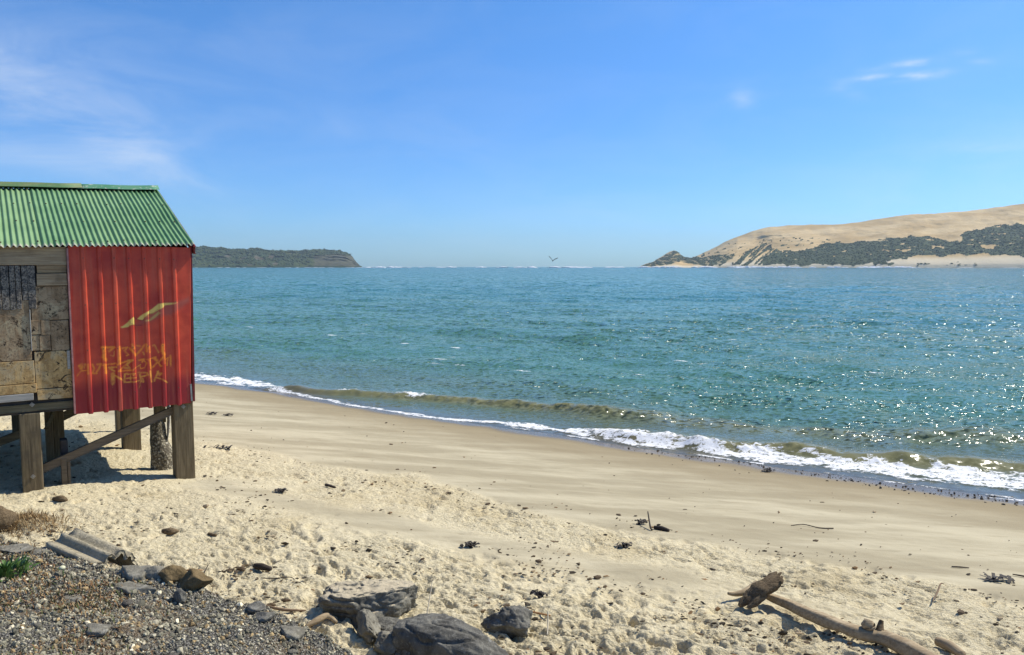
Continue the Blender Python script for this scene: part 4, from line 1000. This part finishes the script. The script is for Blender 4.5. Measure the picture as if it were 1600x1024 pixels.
for v_ in (.05, .36, .67, .95):
    q_ = math.ceil(-3.4 / PITCHC)
    while q_ * PITCHC < U_END - .02:
        u_n = q_ * PITCHC; vv = v_ + rn.uniform(-.008, .008)
        if rn.random() < .9: pts.append((u_n, -.09 + (YR + .09) * vv, float(eave_z(u_n)) * (1 - vv) + float(zr_f(u_n)) * vv + .018))
        q_ += 3
nails('roof_nails', pts, .011, MAT['rust'])
pts = []
for a_, b_ in zip(RIB_U, RIB_B):
    for f_ in (.08, .36, .64, .92): pts.append((b_ + (a_ - b_) * f_ + .027, -.047, W(118, 647)[1] + .06 + f_ * 2.0 + rn.uniform(-.01, .01)))
nails('wall_nails', pts, .008, MAT['rust'])
(ua, za), (ub, zb_) = W(104.3, 385), W(116.8, 646)
hpart('corner_trim', beam_me('corner_trim', (ua + .0, -.03, za - .02), (ub + .0, -.03, zb_), .02, .05, (0, 1, 0), .003), MAT['pale_trim'])
(ua, za), (ub, zb_) = W(297.5, 385), W(302.5, 627)
hpart('corner_flashing', beam_me('corner_flashing', (ua, .01, za), (ub, .01, zb_), .03, .07, (0, 1, 0), .003), MAT['red_trim'])
(ua, za), (ub, zb_) = W(299, 600), W(300.5, 626)
hpart('corner_patch', beam_me('corner_patch', (ua - .012, -.025, za), (ub - .012, -.025, zb_), .022, .012, (0, 1, 0), .003), MAT['grey_flash'])

# boards of the wooden half; every one a piece of its own
def board(px0, py0, px1, py1, mat, y=-.012, t=.028, jit=.004, seed=0, name='board', skew=0.):
    a = W(px0, (py0 + py1) / 2, y); b = W(px1, (py0 + py1) / 2, y); xm = (px0 + px1) / 2; top = W(xm, py0, y)[1]; bot = W(xm, py1, y)[1]
    return hpart(name, box_me(name, (a[0], y, bot), (b[0], y + t, top), .004, jit, seed), MAT[mat])
board(-60, 385.5, 103.5, 414.5, 'grey_board', -.020, .03, .002, 1)
cx = [-34, -22, -10, 1.5, 14.5, 24.5, 33.5, 43, 56.5]; cyb = [482, 486, 484, 485, 486, 484, 468, 465]
cyb = [480, 486, 484, 485, 485, 484, 470, 483]
for k in range(8): board(cx[k] + .5, 415.5, cx[k + 1] - .5, cyb[k], 'char', -.018 - .002 * (k % 3), .03, .002, 20 + k, 'charred_board')
board(57.5, 415, 104, 426.5, 'brown_board', -.016, .03, .003, 2); board(57.5, 427.5, 105, 446.5, 'grey_board', -.030, .04, .003, 3)
board(48.5, 447.5, 106.5, 500, 'ply_a', -.010, .025, .001, 4, 'plywood_panel'); board(-60, 470, 47.8, 566, 'ply_a', -.012, .025, .001, 5, 'plywood_panel')
board(49, 500.8, 63.5, 523, 'ply_a', -.013, .02, .001, 6, 'plywood_patch'); board(64.2, 500.8, 79, 523.5, 'ply_a', -.018, .02, .002, 7, 'plywood_patch'); board(79.6, 500.8, 108, 547.5, 'ply_a', -.011, .02, .001, 8, 'plywood_patch')
board(49.4, 524, 61.5, 548, 'ply_a', -.010, .02, .001, 9, 'plywood_patch'); board(62, 524.3, 79, 548, 'ply_a', -.015, .02, .001, 10, 'plywood_patch')
board(-60, 567, 54.5, 603, 'ply_b', -.016, .025, .002, 11, 'plywood_panel'); board(55, 548.7, 112, 606, 'ply_b', -.010, .025, .002, 12, 'plywood_panel')
board(105.2, 548, 109.8, 577, 'pale_board', -.032, .02, .001, 13, 'batten'); board(-60, 604, 57.5, 618.5, 'ply_b', -.020, .03, .003, 14); board(58.2, 607, 113.5, 623.5, 'ply_b', -.014, .03, .003, 15)
board(-60, 619.5, 52.5, 630.5, 'pale_board', -.026, .03, .003, 16, 'board')['label'] = 'pale grey bottom board'
board(47.3, 484, 49.0, 549, 'pale_board', -.024, .012, .0005, 17, 'batten')

# substructure
za_, zb2 = W(-60, 634)[1], W(112, 627)[1]
(ub0, zb0), (ub1, zb1) = W(-80, 645), W(113, 633)
hpart('bearer', beam_me('bearer', (ub0, .045, zb1 + .012), (ub1 + .2, .045, zb1 + .012), .085, .085), MAT['beam'])
hpart('bearer', beam_me('bearer', (u_l, 2.5, zb_in - .08), (u_r - .05, 2.5, zb_in - .08), .10, .16), MAT['beam'])
hpart('bearer', beam_me('bearer', (u_l, 4.3, zb_in - .08), (u_r - .05, 4.3, zb_in - .08), .10, .16), MAT['beam'])
def ground_at(u, y):
    q = np.array([RX, RY]) + HX * u + HY * y; return float(sand_base(q[0], q[1])) - GZ
def post(px0, px1, pyt, pyb, y, dep, name='post', mat='post', top=None, dz=0.):
    a = W(px0, pyb, y)[0]; b = W(px1, pyb, y)[0]; zt = top if top is not None else W((px0 + px1) / 2, pyt, y)[1]; g = ground_at((a + b) / 2, y) - .25
    return hpart(name, box_me(name, (a, y, g), (b, y + dep, zt), .012, .002, int(px0)), MAT[mat]), (a, b)
pr, (pra, prb) = post(275.5, 305.5, 628, 740, .005, .24, top=W(290, 604)[1])
pl, (pla, plb) = post(35.5, 68.5, 636, 760, -.005, .24, top=zb1 - .053)
def bolt(px, py, y, parent):
    u, z = W(px, py, y); bm = bmesh.new(); bmesh.ops.create_cube(bm, size=1)
    for v in bm.verts: v.co = Vector((v.co.x * .042, v.co.y * .006, v.co.z * .042))
    bmesh.ops.rotate(bm, verts=bm.verts, cent=(0, 0, 0), matrix=Matrix.Rotation(math.radians(45), 3, 'Y'))
    g = bmesh.ops.create_cone(bm, segments=8, radius1=.012, radius2=.011, depth=.02, cap_ends=True)
    bmesh.ops.rotate(bm, verts=g['verts'], cent=(0, 0, 0), matrix=Matrix.Rotation(math.radians(90), 3, 'X')); bmesh.ops.translate(bm, verts=g['verts'], vec=(0, -.010, 0))
    bmesh.ops.translate(bm, verts=bm.verts, vec=(u, y - .004, z)); o = link('bolt', bm_mesh('bolt', bm), MAT['steel'], parent); return o
bolt(51.5, 745, -.005, pl); bolt(286.5, 635.5, .005, pr)
u_, z_ = W(50, 633); 
bolt(50, 632.5, .002, pl)
for (x, y, wd) in [(-.30, 4.18, .24), (-1.83, 4.18, .24), (-2.95, 2.4, .24), (-3.3, .0, .24)]:
    hpart('post', box_me('post', (x, y, ground_at(x, y) - .25), (x + wd, y + .24, zb_in - .165), .012), MAT['post'])
p_, (a, b) = post(193, 221.5, 600, 697, 2.38, .24, top=zb_in - .165)
(a1, _), (b1, _) = W(73, 720, 1.43), W(85.5, 720, 1.43); g = ground_at(a1, 1.43) - .2
hpart('post', box_me('post', (a1, 1.40, g), (b1, 1.50, zb_in), .008), MAT['post']); hpart('post', box_me('post', (b1 + .004, 1.46, g), (b1 + .135, 1.60, zb_in), .008), MAT['post'])
# braces
(a, za), (b, zb2) = W(66, 734, .06), W(273, 641, .06)
hpart('brace', beam_me('brace', (a, .10, za - .0), (b, .10, zb2), .045, .098), MAT['brace'])
(a, za), (b, zb2) = W(-45, 708, 1.0), W(32, 677, 1.0); hpart('brace', beam_me('brace', (a, 1.0, za), (b + .03, 1.0, zb2), .045, .10), MAT['beam'])
(a, za), (b, zb2) = W(97, 652, 1.7), W(150, 626, 1.7); hpart('brace', beam_me('brace', (a - .05, 1.7, za - .02), (b, 1.7, zb2), .045, .11), MAT['beam'])
(a, za), (b, zb2) = W(72, 668, 1.3), W(91, 630, 1.3); hpart('brace', beam_me('brace', (a, 1.33, za - .03), (b, 1.33, zb2), .045, .07, (0, 1, 0)), MAT['beam'])
# stub posts under the brace
(a, zt), (b, _) = W(95, 717, .08), W(109.5, 717, .08); g = ground_at(a, .08) - .2; m_ = (a + b) / 2
hpart('stub_post', box_me('stub_post', (a, .07, g), (m_ + .012, .15, zt), .006), MAT['brace']); hpart('stub_post', box_me('stub_post', (m_ + .016, .08, g), (b, .16, zt), .006), MAT['brace'])
(a, zt), (b, zq) = W(94, 688, .2), W(107, 720, .2); hpart('stub_post', box_me('stub_post', (a, .18, ground_at(a, .2) - .2), (b, .34, zt), .01), MAT['dark_timber'])
# post cast in pebbly concrete
def cpost():
    cu, cz = W(253, 700, .75); g = ground_at(cu, .75); top = W(253, 654, .75)[1]
    hs = np.linspace(g - .15, top, 22); rad = np.interp(hs, [g - .15, g, g + .18, g + .26, g + .34, top - .03, top], [.150, .150, .147, .14, .115, .088, .070])
    cxs = np.interp(hs, [g, g + .2, g + .36, top], [0, 0, -.035, -.05])
    V, fs, seg, n = tube_np(np.stack([cu + cxs, np.full(22, .75), hs], 1), rad, 30, .10, 3, 14)
    bm = bmesh.new(); vs = [bm.verts.new(v) for v in V]
    for f in fs: bm.faces.new([vs[i] for i in f])
    bm.faces.new(vs[:seg]); bm.faces.new(vs[-seg:]); o = hpart('concrete_footing', bm_mesh('concrete_footing', bm, True), MAT['pebbly'])
    a = W(241, 640, .75)[0]; b = W(258, 640, .75)[0]; hpart('post', box_me('post', (a, .70, top - .05), (b, .82, zb_in), .008), MAT['post'])
    pts = [(W(263.5, 640, .68)[0], .70, W(263, 634, .68)[1]), (W(264, 655, .68)[0], .70, W(263, 655, .68)[1]), (W(263, 670, .68)[0], .69, W(263, 672, .68)[1]), (W(261.5, 688, .68)[0], .69, W(263, 690, .68)[1])]
    hpart('torn_plank', tube_me('torn_plank', pts, [.055, .055, .042, .010], 10, .18, 4, 14, .35, 6), MAT['pale_board'])
cpost()

# ------------------------------------------------------------------ driftwood, sticks, scraps on the beach
def sand_pts(pix, lift): return [tuple(on_sand(px, py) + np.array([0, 0, l])) for (px, py), l in zip(pix, lift)]
def local_tube(name, pts, radii, mat, label, cat, seg=14, rough=.08, seed=0, freq=10, sub=6, squash=1., group=None):
    pts = np.array(pts); c = pts.mean(0); d = pts[-1] - pts[0]; ang = math.atan2(d[1], d[0]); ca, sa = math.cos(-ang), math.sin(-ang)
    q = pts - c; q = np.stack([q[:, 0] * ca - q[:, 1] * sa, q[:, 0] * sa + q[:, 1] * ca, q[:, 2]], 1)
    o = link(name, tube_me(name, q, radii, seg, rough, seed, freq, squash, sub), MAT[mat]); o.location = c; o.rotation_euler = (0, 0, ang); tag(o, label, cat, group); return o
lg = thing('driftwood_log', 'long pale driftwood log lying on the trampled sand, reaching past the lower edge', 'log', tuple(on_sand(1330, 985)))
_c = np.array(lg.location)
def lg_tube(name, pts, radii, mat, **kw):
    q = np.array(pts) - _c; return link(name, tube_me(name, q, radii, kw.get('seg', 18), kw.get('rough', .07), kw.get('seed', 1), kw.get('freq', 9), 1., 8), MAT[mat], lg)
LP = sand_pts([(1196, 944), (1228, 957), (1262, 973), (1300, 988), (1345, 1003), (1375, 1008), (1415, 1025), (1450, 1042), (1500, 1066)], [.075, .075, .075, .07, .06, .06, .06, .05, .04])
lg_tube('trunk', LP, [.026, .040, .047, .050, .048, .060, .066, .062, .046], 'drift', seed=9, rough=.26, freq=7)
lg_tube('branch_stub', [tuple(np.array(LP[5]) + [0, .02, .04]), tuple(np.array(LP[5]) + [.015, .04, .075]), tuple(np.array(LP[5]) + [.03, .05, .11])], [.032, .022, .012], 'stump', seg=8, rough=.3)
lg_tube('branch_stub', [tuple(np.array(LP[4]) + [.06, .0, .05]), tuple(np.array(LP[4]) + [.05, .0, .075]), tuple(np.array(LP[4]) + [.05, -.02, .09])], [.05, .05, .03], 'drift', seg=10, rough=.3)
# the upright broken stump across the log's far end
a = on_sand(1160, 953); b = on_sand(1200, 940)
top = np.array([P(1222, 900, 1.)[0], 0, 0]); d_ = dir_of(1220, 899); yy_ = a[1] + .12; top = np.array([d_[0] / d_[1] * yy_, yy_, H + d_[2] / d_[1] * yy_])
a = a + np.array([0, 0, .02]); mid = a * .5 + top * .5 + np.array([0, 0, .01])
dv = top - a; sd_ = np.array([dv[1], -dv[0], 0.]); sd_ /= np.linalg.norm(sd_) + 1e-9
stp = thing('driftwood_stump', 'dark rough broken stump leaning across the far end of the long driftwood log', 'driftwood', tuple(a))
def st_tube(name, pts, radii, seed, rough=.42, sq=.62): return link(name, tube_me(name, np.array(pts) - a, radii, 26, rough, seed, 13, sq, 9), MAT['stump'], stp)
st_tube('stump_body', [a + dv * .16, a + dv * .32, mid, a + dv * .76, a + dv * .94], [.058, .080, .084, .078, .052], 5)
st_tube('splinter', [a + dv * -.02 - sd_ * .035, a + dv * .14 - sd_ * .03, a + dv * .42 - sd_ * .02], [.016, .046, .050], 6)
st_tube('splinter', [a + dv * .05 + sd_ * .05, a + dv * .2 + sd_ * .045, a + dv * .45 + sd_ * .03], [.014, .040, .050], 7)
for k_, (o1, o2, r1) in enumerate(((-.055, 1.02, .030), (-.02, 1.06, .026), (.02, 1.0, .030), (.05, .95, .028))):
    st_tube('splinter', [a + dv * .7 + sd_ * o1 * .8, a + dv * .88 + sd_ * o1, a + dv * o2 + sd_ * o1 * 1.1], [r1 * 1.1, r1, .007], 10 + k_)
bpts = sand_pts([(1137, 938), (1150, 938), (1166, 936), (1182, 930)], [.06, .055, .07, .10])
local_tube('driftwood_root', bpts, [.012, .022, .032, .035], 'drift', 'curved pale root poking out behind the broken stump', 'driftwood', 10, .1)
local_tube('driftwood_piece', sand_pts([(1464, 1008), (1484, 1017), (1504, 1030)], [.03, .035, .03]), [.035, .042, .03], 'drift', 'short pale driftwood piece to the right of the long log', 'driftwood', 12, .1)
# other sticks: name, pixels, radii, material, label
for nm, pix, lift, rad, mt, lab, cat in [
        ('stick', [(390, 946), (412, 949), (445, 957), (478, 956)], [.01, .012, .02, .01], [.006, .012, .013, .006], 'twig', 'curved dark stick lying at the foot of the gravel bank', 'stick'),
        ('driftwood_piece', [(478, 983), (495, 978), (512, 973), (526, 977)], [.015, .04, .05, .02], [.014, .024, .022, .012], 'drift', 'bent pale driftwood piece on the sand below the gravel tip', 'driftwood'),
        ('stick', [(549, 970), (575, 972), (594, 974)], [.015, .018, .015], [.006, .006, .005], 'twig', 'thin straight stick lying in front of the flat topped boulder', 'stick'),
        ('cane', [(811, 957), (830, 960), (860, 965)], [.03, .02, .015], [.012, .009, .006], 'cane', 'orange brown cane lying beside the pointed dark rock', 'stick'),
        ('twig', [(1236, 822), (1255, 822), (1280, 826), (1302, 827)], [.005, .02, .008, .01], [.004, .006, .006, .008], 'twig_dark', 'long thin wavy twig alone on the smooth sand', 'twig'),
        ('stick', [(1012, 819), (1016, 828), (1019, 830)], [.15, .04, .01], [.006, .011, .010], 'twig_dark', 'short stick standing up at the edge of the smooth sand', 'stick'),
        ('stick', [(1022, 827), (1034, 829), (1045, 832)], [.02, .025, .02], [.02, .026, .018], 'twig_dark', 'thick dark stick lying by the short upright stick', 'stick'),
        ('twig', [(1457, 943), (1464, 936), (1469, 929), (1474, 931)], [.02, .06, .10, .11], [.005, .008, .007, .003], 'twig', 'hooked twig sticking out of the sand above the log', 'twig'),
        ('stick', [(1487, 887), (1500, 888), (1514, 889)], [.01, .012, .01], [.006, .008, .005], 'twig_dark', 'thin dark stick flat on smooth sand above the log', 'stick'),
        ('stick', [(1582, 899), (1598, 902), (1615, 905)], [.01, .012, .01], [.006, .008, .005], 'twig_dark', 'dark stick cut off by the right photo edge', 'stick'),
        ('stick', [(855, 993), (856, 985), (856, 977)], [.0, .05, .11], [.006, .005, .004], 'pale_stick', 'small pale stick standing upright right of the dark boulder', 'stick'),
        ('stick', [(663, 1017), (668, 1005), (676, 985)], [.10, .22, .36], [.005, .004, .003], 'pale_stick', 'long pale stalk leaning against the dark boulder', 'stick'),
        ('stick', [(656, 1018), (668, 1012)], [.12, .14], [.012, .012], 'pale_stick', 'short thick bleached stick in front of the dark boulder', 'stick'),
        ('stick', [(291, 893), (303, 893), (318, 894)], [.01, .015, .01], [.006, .011, .008], 'cane', 'reddish stick on the sand above the brown bank rocks', 'stick'),
        ('twig', [(318, 899), (323, 893), (326, 891)], [.01, .03, .05], [.006, .005, .003], 'twig_dark', 'tiny dark twig beside the reddish stick', 'twig'),
        ('twig', [(408, 905), (430, 906), (452, 904), (460, 907)], [.01, .012, .012, .01], [.004, .005, .004, .003], 'twig_dark', 'thin pale twig on sand left of the flat topped boulder', 'twig'),
        ('driftwood_piece', [(398, 888), (410, 891), (424, 893)], [.02, .03, .02], [.022, .032, .018], 'twig_dark', 'dark chunk of wood on trampled sand above the gravel tip', 'driftwood'),
        ('driftwood_piece', [(255, 833), (266, 835), (279, 833)], [.02, .03, .02], [.022, .04, .012], 'stump', 'dark brown tapered wood chunk alone on the sand before the shed', 'driftwood'),
        ('stick', [(326, 836), (338, 838)], [.01, .01], [.018, .014], 'stump', 'small brown wood bit at the right of the tapered chunk', 'driftwood'),
        ('driftwood_piece', [(84, 783), (96, 784), (104, 785)], [.02, .03, .02], [.025, .045, .02], 'stump', 'dark wood chunk on bright sand before the left post', 'driftwood'),
        ('stick', [(509, 759), (517, 761), (524, 763)], [.01, .01, .01], [.018, .018, .012], 'twig_dark', 'small dark stick on the smooth wind blown lane', 'stick')]:
    local_tube(nm, sand_pts(pix, lift), rad, mt, lab, cat, 9, .14, len(lab), 14, 5)

# seaweed heaps: flat ragged clumps
def weed_me(name, L, Wd, seed, n=26, hh=.03):
    r = np.random.default_rng(seed); bm = bmesh.new()
    for k in range(n):
        c = Vector((r.normal(0, L * .25), r.normal(0, Wd * .25), hh * r.random())); a = r.uniform(0, 3.14); l = L * r.uniform(.15, .4); w = r.uniform(.008, .02)
        d = Vector((math.cos(a), math.sin(a), r.uniform(-.3, .5))); s = Vector((-math.sin(a), math.cos(a), 0)) * w
        p = [c - d * l * .5, c + Vector((0, 0, .012)), c + d * l * .5]; vs = [[bm.verts.new(q - s), bm.verts.new(q + s)] for q in p]
        for i in range(2): bm.faces.new((vs[i][0], vs[i][1], vs[i + 1][1], vs[i + 1][0]))
    return bm_mesh(name, bm)
for k, (px, py, L, lab) in enumerate([(1560, 908, .28, 'black seaweed strip on smooth sand near the right photo edge'), (735, 600 + 255, .16, 'dark seaweed scrap in the trampled sand above the boulders'),
        (1003, 819, .14, 'dark weed tuft beside the short upright stick'), (345, 702, .34, 'dark line of weed on sand right of the corner post'), (330, 648, .22, 'dark weed scrap on smooth sand below the foam'), (358, 650, .2, 'dark weed lump right of another scrap below the foam'),
        (842, 934, .12, 'black clump of weed on trampled sand above the pointed rock'), (1198, 737, .25, 'dark weed lump on wet sand at the pebble line'), (975, 856, .16, 'dark weed clump at the middle of the trampled sand'), (439, 770, .2, 'dark weed clump left of the smooth lane')]):
    q = on_sand(px, py); o = link('seaweed', weed_me('seaweed', L, L * .5, 60 + k), MAT['weed']); o.location = (q[0], q[1], q[2] + .012); o.rotation_euler = (0, 0, -.1 + .2 * (k % 3)); tag(o, lab, 'seaweed')

# scraps of dry weed and wood strewn over the sand, and pebbles at the water's edge
def litter():
    r = np.random.default_rng(90); xs, ys = [], []
    N = 60000; px = r.uniform(-40, 1660, N); py = 600 + 430 * r.random(N); keep = []
    q = np.array([on_sand_fast(a, b) for a, b in zip(px, py)]); s, n = sn(q[:, 0], q[:, 1]); off = n - n0(s)
    cl = fbm2(s * .9, n * 1.3, 3, 95); dens = smooth(-.1, .6, cl) * smooth(-4.5, -6.2, off) * .85 + .03 * smooth(-.6, -1.2, off) + .55 * np.exp(-((off + 6.1 + .4 * noise2(s * .4, s * 0, 9)) / .35) ** 2) * smooth(.0, .5, cl + .15)
    ok = (r.random(N) < dens * .24) & (bank_signed(q[:, 0], q[:, 1]) < -.5) & (off < -.6) & (off > -14)
    q = q[ok]; M = len(q); d = np.hypot(q[:, 0], q[:, 1])
    L = np.clip(r.lognormal(math.log(.0125), .5, M), .005, .045); sq = np.stack([np.ones(M), r.uniform(.25, .7, M), r.uniform(.2, .5, M)], 1)
    pal = np.array([(.055, .042, .026), (.10, .07, .04), (.17, .115, .06), (.27, .16, .07), (.34, .26, .16)]); tint = pal[r.choice(5, M, p=[.36, .28, .18, .08, .10])]
    a = r.uniform(-.5, .9, M); V0, F0 = ico(1); k = len(V0); V = np.repeat(V0[None], M, 0) * (1 + r.uniform(-.55, .45, (M, k, 1))); V = V * (L[:, None] * sq)[:, None, :]
    ca, sa = np.cos(a)[:, None], np.sin(a)[:, None]; V = np.stack([V[..., 0] * ca - V[..., 1] * sa, V[..., 0] * sa + V[..., 1] * ca, V[..., 2]], -1) + (q + np.array([0, 0, .006]))[:, None, :]
    return np_mesh('beach_litter', V, (F0[None] + (np.arange(M) * k)[:, None, None]).reshape(-1, 3), False, {'tint': np.repeat(tint, k, 0)})
def on_sand_fast(px, py):
    z = .7
    for _ in range(5):
        q = P(px, py, z); z = float(np.interp(*(lambda s, n: (n - np.interp(s, _ss, _nn), S_OFF, S_Z))(*sn(q[0], q[1]))))
    return P(px, py, z)
kind(link('beach_litter', litter(), MAT['tinted']), 'stuff')
def pebbles():
    r = np.random.default_rng(95); N = 900; s = r.uniform(-6, 14, N); off = -.28 + .22 * r.normal(size=N) + .1 * np.sin(s * 1.3); n = n0(s) + off; x, y = xy(s, n); px = x / y * F + 800
    ok = r.random(N) < np.interp(px, [500, 900, 1150, 1350, 1600, 1800], [.02, .10, .55, 1, 1, 1]); x, y = x[ok], y[ok]; M = len(x)
    sz = np.clip(r.lognormal(math.log(.011), .45, M), .005, .035); t = r.random((M, 1)); tint = np.array((.07, .06, .05)) * (1 - t) + np.array((.24, .20, .15)) * t
    return scatter_mesh('pebbles', np.stack([x, y, sand_base(x, y) + sz * .3], 1), sz, r, ico(1), .25, tint, r.uniform(.6, 1.2, (M, 3)))
kind(link('pebbles', pebbles(), MAT['tinted']), 'stuff')

# heap of matted roots with dark wood, at the left edge in front of the shed
q = on_sand(5, 826)
local_tube('driftwood_stump', [np.array(on_sand(-30, 828)) + [0, 0, .08], np.array(on_sand(2, 828)) + [0, 0, .10], np.array(on_sand(22, 828)) + [0, 0, .06]], [.15, .15, .07], 'stump', 'dark split driftwood stump at the left edge of the sand', 'driftwood', 18, .5, 11, 9, 8)
r_ = np.random.default_rng(8); N = 1300; c = on_sand(38, 822)
x = c[0] + r_.normal(0, .20, N); y = c[1] + r_.normal(0, .16, N); z = sand_base(x, y) + .10 * np.exp(-((x - c[0]) / .25) ** 2 - ((y - c[1]) / .2) ** 2) - .02
tint = np.array([(.30, .20, .09), (.22, .13, .05), (.38, .28, .15)])[r_.integers(0, 3, N)] * r_.uniform(.7, 1.2, (N, 1))
tag(link('root_clump', blades('root_clump', x, y, z, r_, np.full(N, .085), np.full(N, .0035), tint, 1.6), MAT['tinted']), 'matted brown clump of dry roots on sand beside the dark split stump', 'dry roots')

# corrugated half pipe stuck in the bank edge
def half_pipe():
    A = P(106, 878, 1.58); B = P(178, 903, 1.55)
    ax = B - A; ax[2] = -.05; L = .48; ax /= np.linalg.norm(ax); A = (A + B) / 2 - ax * L * .55; side = np.cross(ax, [0, 0, 1]); side /= np.linalg.norm(side); up = np.cross(side, ax)
    nphi, nl, thk, R = 96, 12, .026, .215; ph = np.linspace(-.15, math.pi + .15, nphi); base = A
    V = []; r = np.random.default_rng(4)
    for lay in (0, 1):
        for i in range(nl):
            f = i / (nl - 1); jag = .03 * fbm2(ph * 3, ph * 0 + lay, 3, 15) * (f > .9) - .03 * fbm2(ph * 4, ph * 0, 3, 16) * (f < .1)
            rr = R * (1 - .10 * f) + .022 * np.cos(ph * 13) * smooth(2.7, 2.2, ph) * smooth(.1, .3, ph) - lay * thk
            p = base + ax * (f * L + jag)[:, None] + side * (np.cos(ph) * rr)[:, None] + up * (np.sin(ph) * rr * .85)[:, None]; V.append(p)
    V = np.array(V).reshape(2, nl, nphi, 3); idx = np.arange(2 * nl * nphi).reshape(2, nl, nphi); fs = []
    for i in range(nl - 1):
        for j in range(nphi - 1):
            fs.append((idx[0, i, j], idx[0, i, j + 1], idx[0, i + 1, j + 1], idx[0, i + 1, j])); fs.append((idx[1, i, j], idx[1, i + 1, j], idx[1, i + 1, j + 1], idx[1, i, j + 1]))
    for i in (0, nl - 1):
        for j in range(nphi - 1): fs.append((idx[0, i, j], idx[1, i, j], idx[1, i, j + 1], idx[0, i, j + 1]))
    for j in (0, nphi - 1):
        for i in range(nl - 1): fs.append((idx[0, i, j], idx[0, i + 1, j], idx[1, i + 1, j], idx[1, i, j]))
    c = V.reshape(-1, 3).mean(0); me = np_mesh('corrugated_pipe', V.reshape(-1, 3) - c, np.array(fs), True)
    o = link('corrugated_pipe', me, MAT['concrete']); o.location = c
    tag(o, 'broken grey half pipe with grooved side, half buried at the gravel bank edge', 'pipe'); return A + ax * L * .1, up, R
pa, pu, pR = half_pipe()
rock('rock', 125, 832, (.17, .12, .10), 70, 'rock_dark', 'dark stone perched behind the top of the grooved half pipe', base=np.array(pa) + np.array([.0, .10, pR * .62]), rotz=-.4, sink=.4, cuts=6, sub=3)
rock('rock', 76, 857, (.26, .16, .09), 71, 'rock_slab', 'pointed grey slab at the left foot of the grooved half pipe', base=P(76, 864, 1.69), rotz=.35, sink=.3, cuts=8, sub=4, flat=.4)

# green rosette plant at the left edge, small pale flower head
q = on_bank(8, 905); pl_ = thing('green_plant', 'bright green leafy rosette plant growing in gravel at the left edge', 'plant', tuple(q))
def leaf_me():
    bm = bmesh.new(); rows = []
    for f, w, z in ((0, .006, 0), (.25, .013, .012), (.55, .019, .020), (.8, .014, .014), (1, .002, 0)):
        rows.append([bm.verts.new((f * .15, -w, z + .004)), bm.verts.new((f * .15, 0, z)), bm.verts.new((f * .15, w, z + .004))])
    for i in range(4):
        for j in range(2): bm.faces.new((rows[i][j], rows[i][j + 1], rows[i + 1][j + 1], rows[i + 1][j]))
    return bm_mesh('leaf', bm, True)
lm = leaf_me(); lm.materials.append(MAT['leaf'])
for k in range(150):
    o = bpy.data.objects.new('leaf', lm); COL.objects.link(o); o.parent = pl_; r = random.Random(k)
    rad = r.uniform(0, .13); an = r.uniform(0, 6.28); o.location = (math.cos(an) * rad, math.sin(an) * rad, .01 + .03 * r.random()); o.rotation_euler = (r.uniform(-.3, .3), -r.uniform(.3, 1.35), an + r.uniform(-.4, .4)); s_ = r.uniform(.28, .62); o.scale = (s_, s_, s_)
q = on_bank(98, 903); fl = thing('flower', 'single pale yellow flower head among the dry weeds under the half pipe', 'flower', tuple(q))
link('stem', tube_me('stem', [(0, 0, -.01), (.004, 0, .03), (.003, .002, .055)], [.003, .003, .003], 6), MAT['leaf'], fl)
bm = bmesh.new(); bmesh.ops.create_uvsphere(bm, u_segments=12, v_segments=8, radius=.018)
for v in bm.verts: v.co.z = v.co.z * .7 + .062
link('flower_head', bm_mesh('flower_head', bm, True), MAT['flower'], fl)

# ------------------------------------------------------------------ the gull over the sea
def gull():
    dist = 82.; d = dir_of(863.5, 408); p = d / d[1] * dist; o_ = np.array([p[0], p[1], H + p[2]]); k = dist / F
    bm = bmesh.new(); n = 12; seg = 10; rows = []
    for i in range(n):
        f = i / (n - 1); x = (f - .45) * .48; r = .062 * math.sin(math.pi * min(max(f * .96 + .03, 0), 1)) ** .75 + .004; rows.append([bm.verts.new((x, math.cos(a) * r, math.sin(a) * r * .9 + .01 * f)) for a in np.linspace(0, 2 * math.pi, seg, endpoint=False)])
    for i in range(n - 1):
        for j in range(seg): bm.faces.new((rows[i][j], rows[i][(j + 1) % seg], rows[i + 1][(j + 1) % seg], rows[i + 1][j]))
    bm.faces.new(rows[0]); bm.faces.new(rows[-1])
    for sgn, tip, elbow in ((-1, (-5.6 * k * 1.05, 7.2 * k), (-2.3 * k, 3.6 * k)), (1, (8.2 * k, 4.6 * k), (3.6 * k, 2.6 * k))):
        st = [(0., 0.02, .13), (elbow[0], elbow[1], .12), ((elbow[0] + tip[0]) / 2, (elbow[1] + tip[1]) / 2, .10), (tip[0], tip[1], .025)]; prev = None
        for y, z, c in st:
            cur = [bm.verts.new((c * .9, y, z + .006)), bm.verts.new((.2 * c, y, z + .05)), bm.verts.new((-c, y, z + .002)), bm.verts.new((.2 * c, y, z - .03))]
            if prev:
                for j in range(4): bm.faces.new((prev[j], prev[(j + 1) % 4], cur[(j + 1) % 4], cur[j]))
            else: bm.faces.new(cur)
            prev = cur
        bm.faces.new(prev)
    o = link('gull', bm_mesh('gull', bm, True), MAT['bird']); o.location = o_; o.rotation_euler = (0, 0, math.radians(-90)); return tag(o, 'dark gull flying low over the sea with its wings raised', 'bird')
gull()
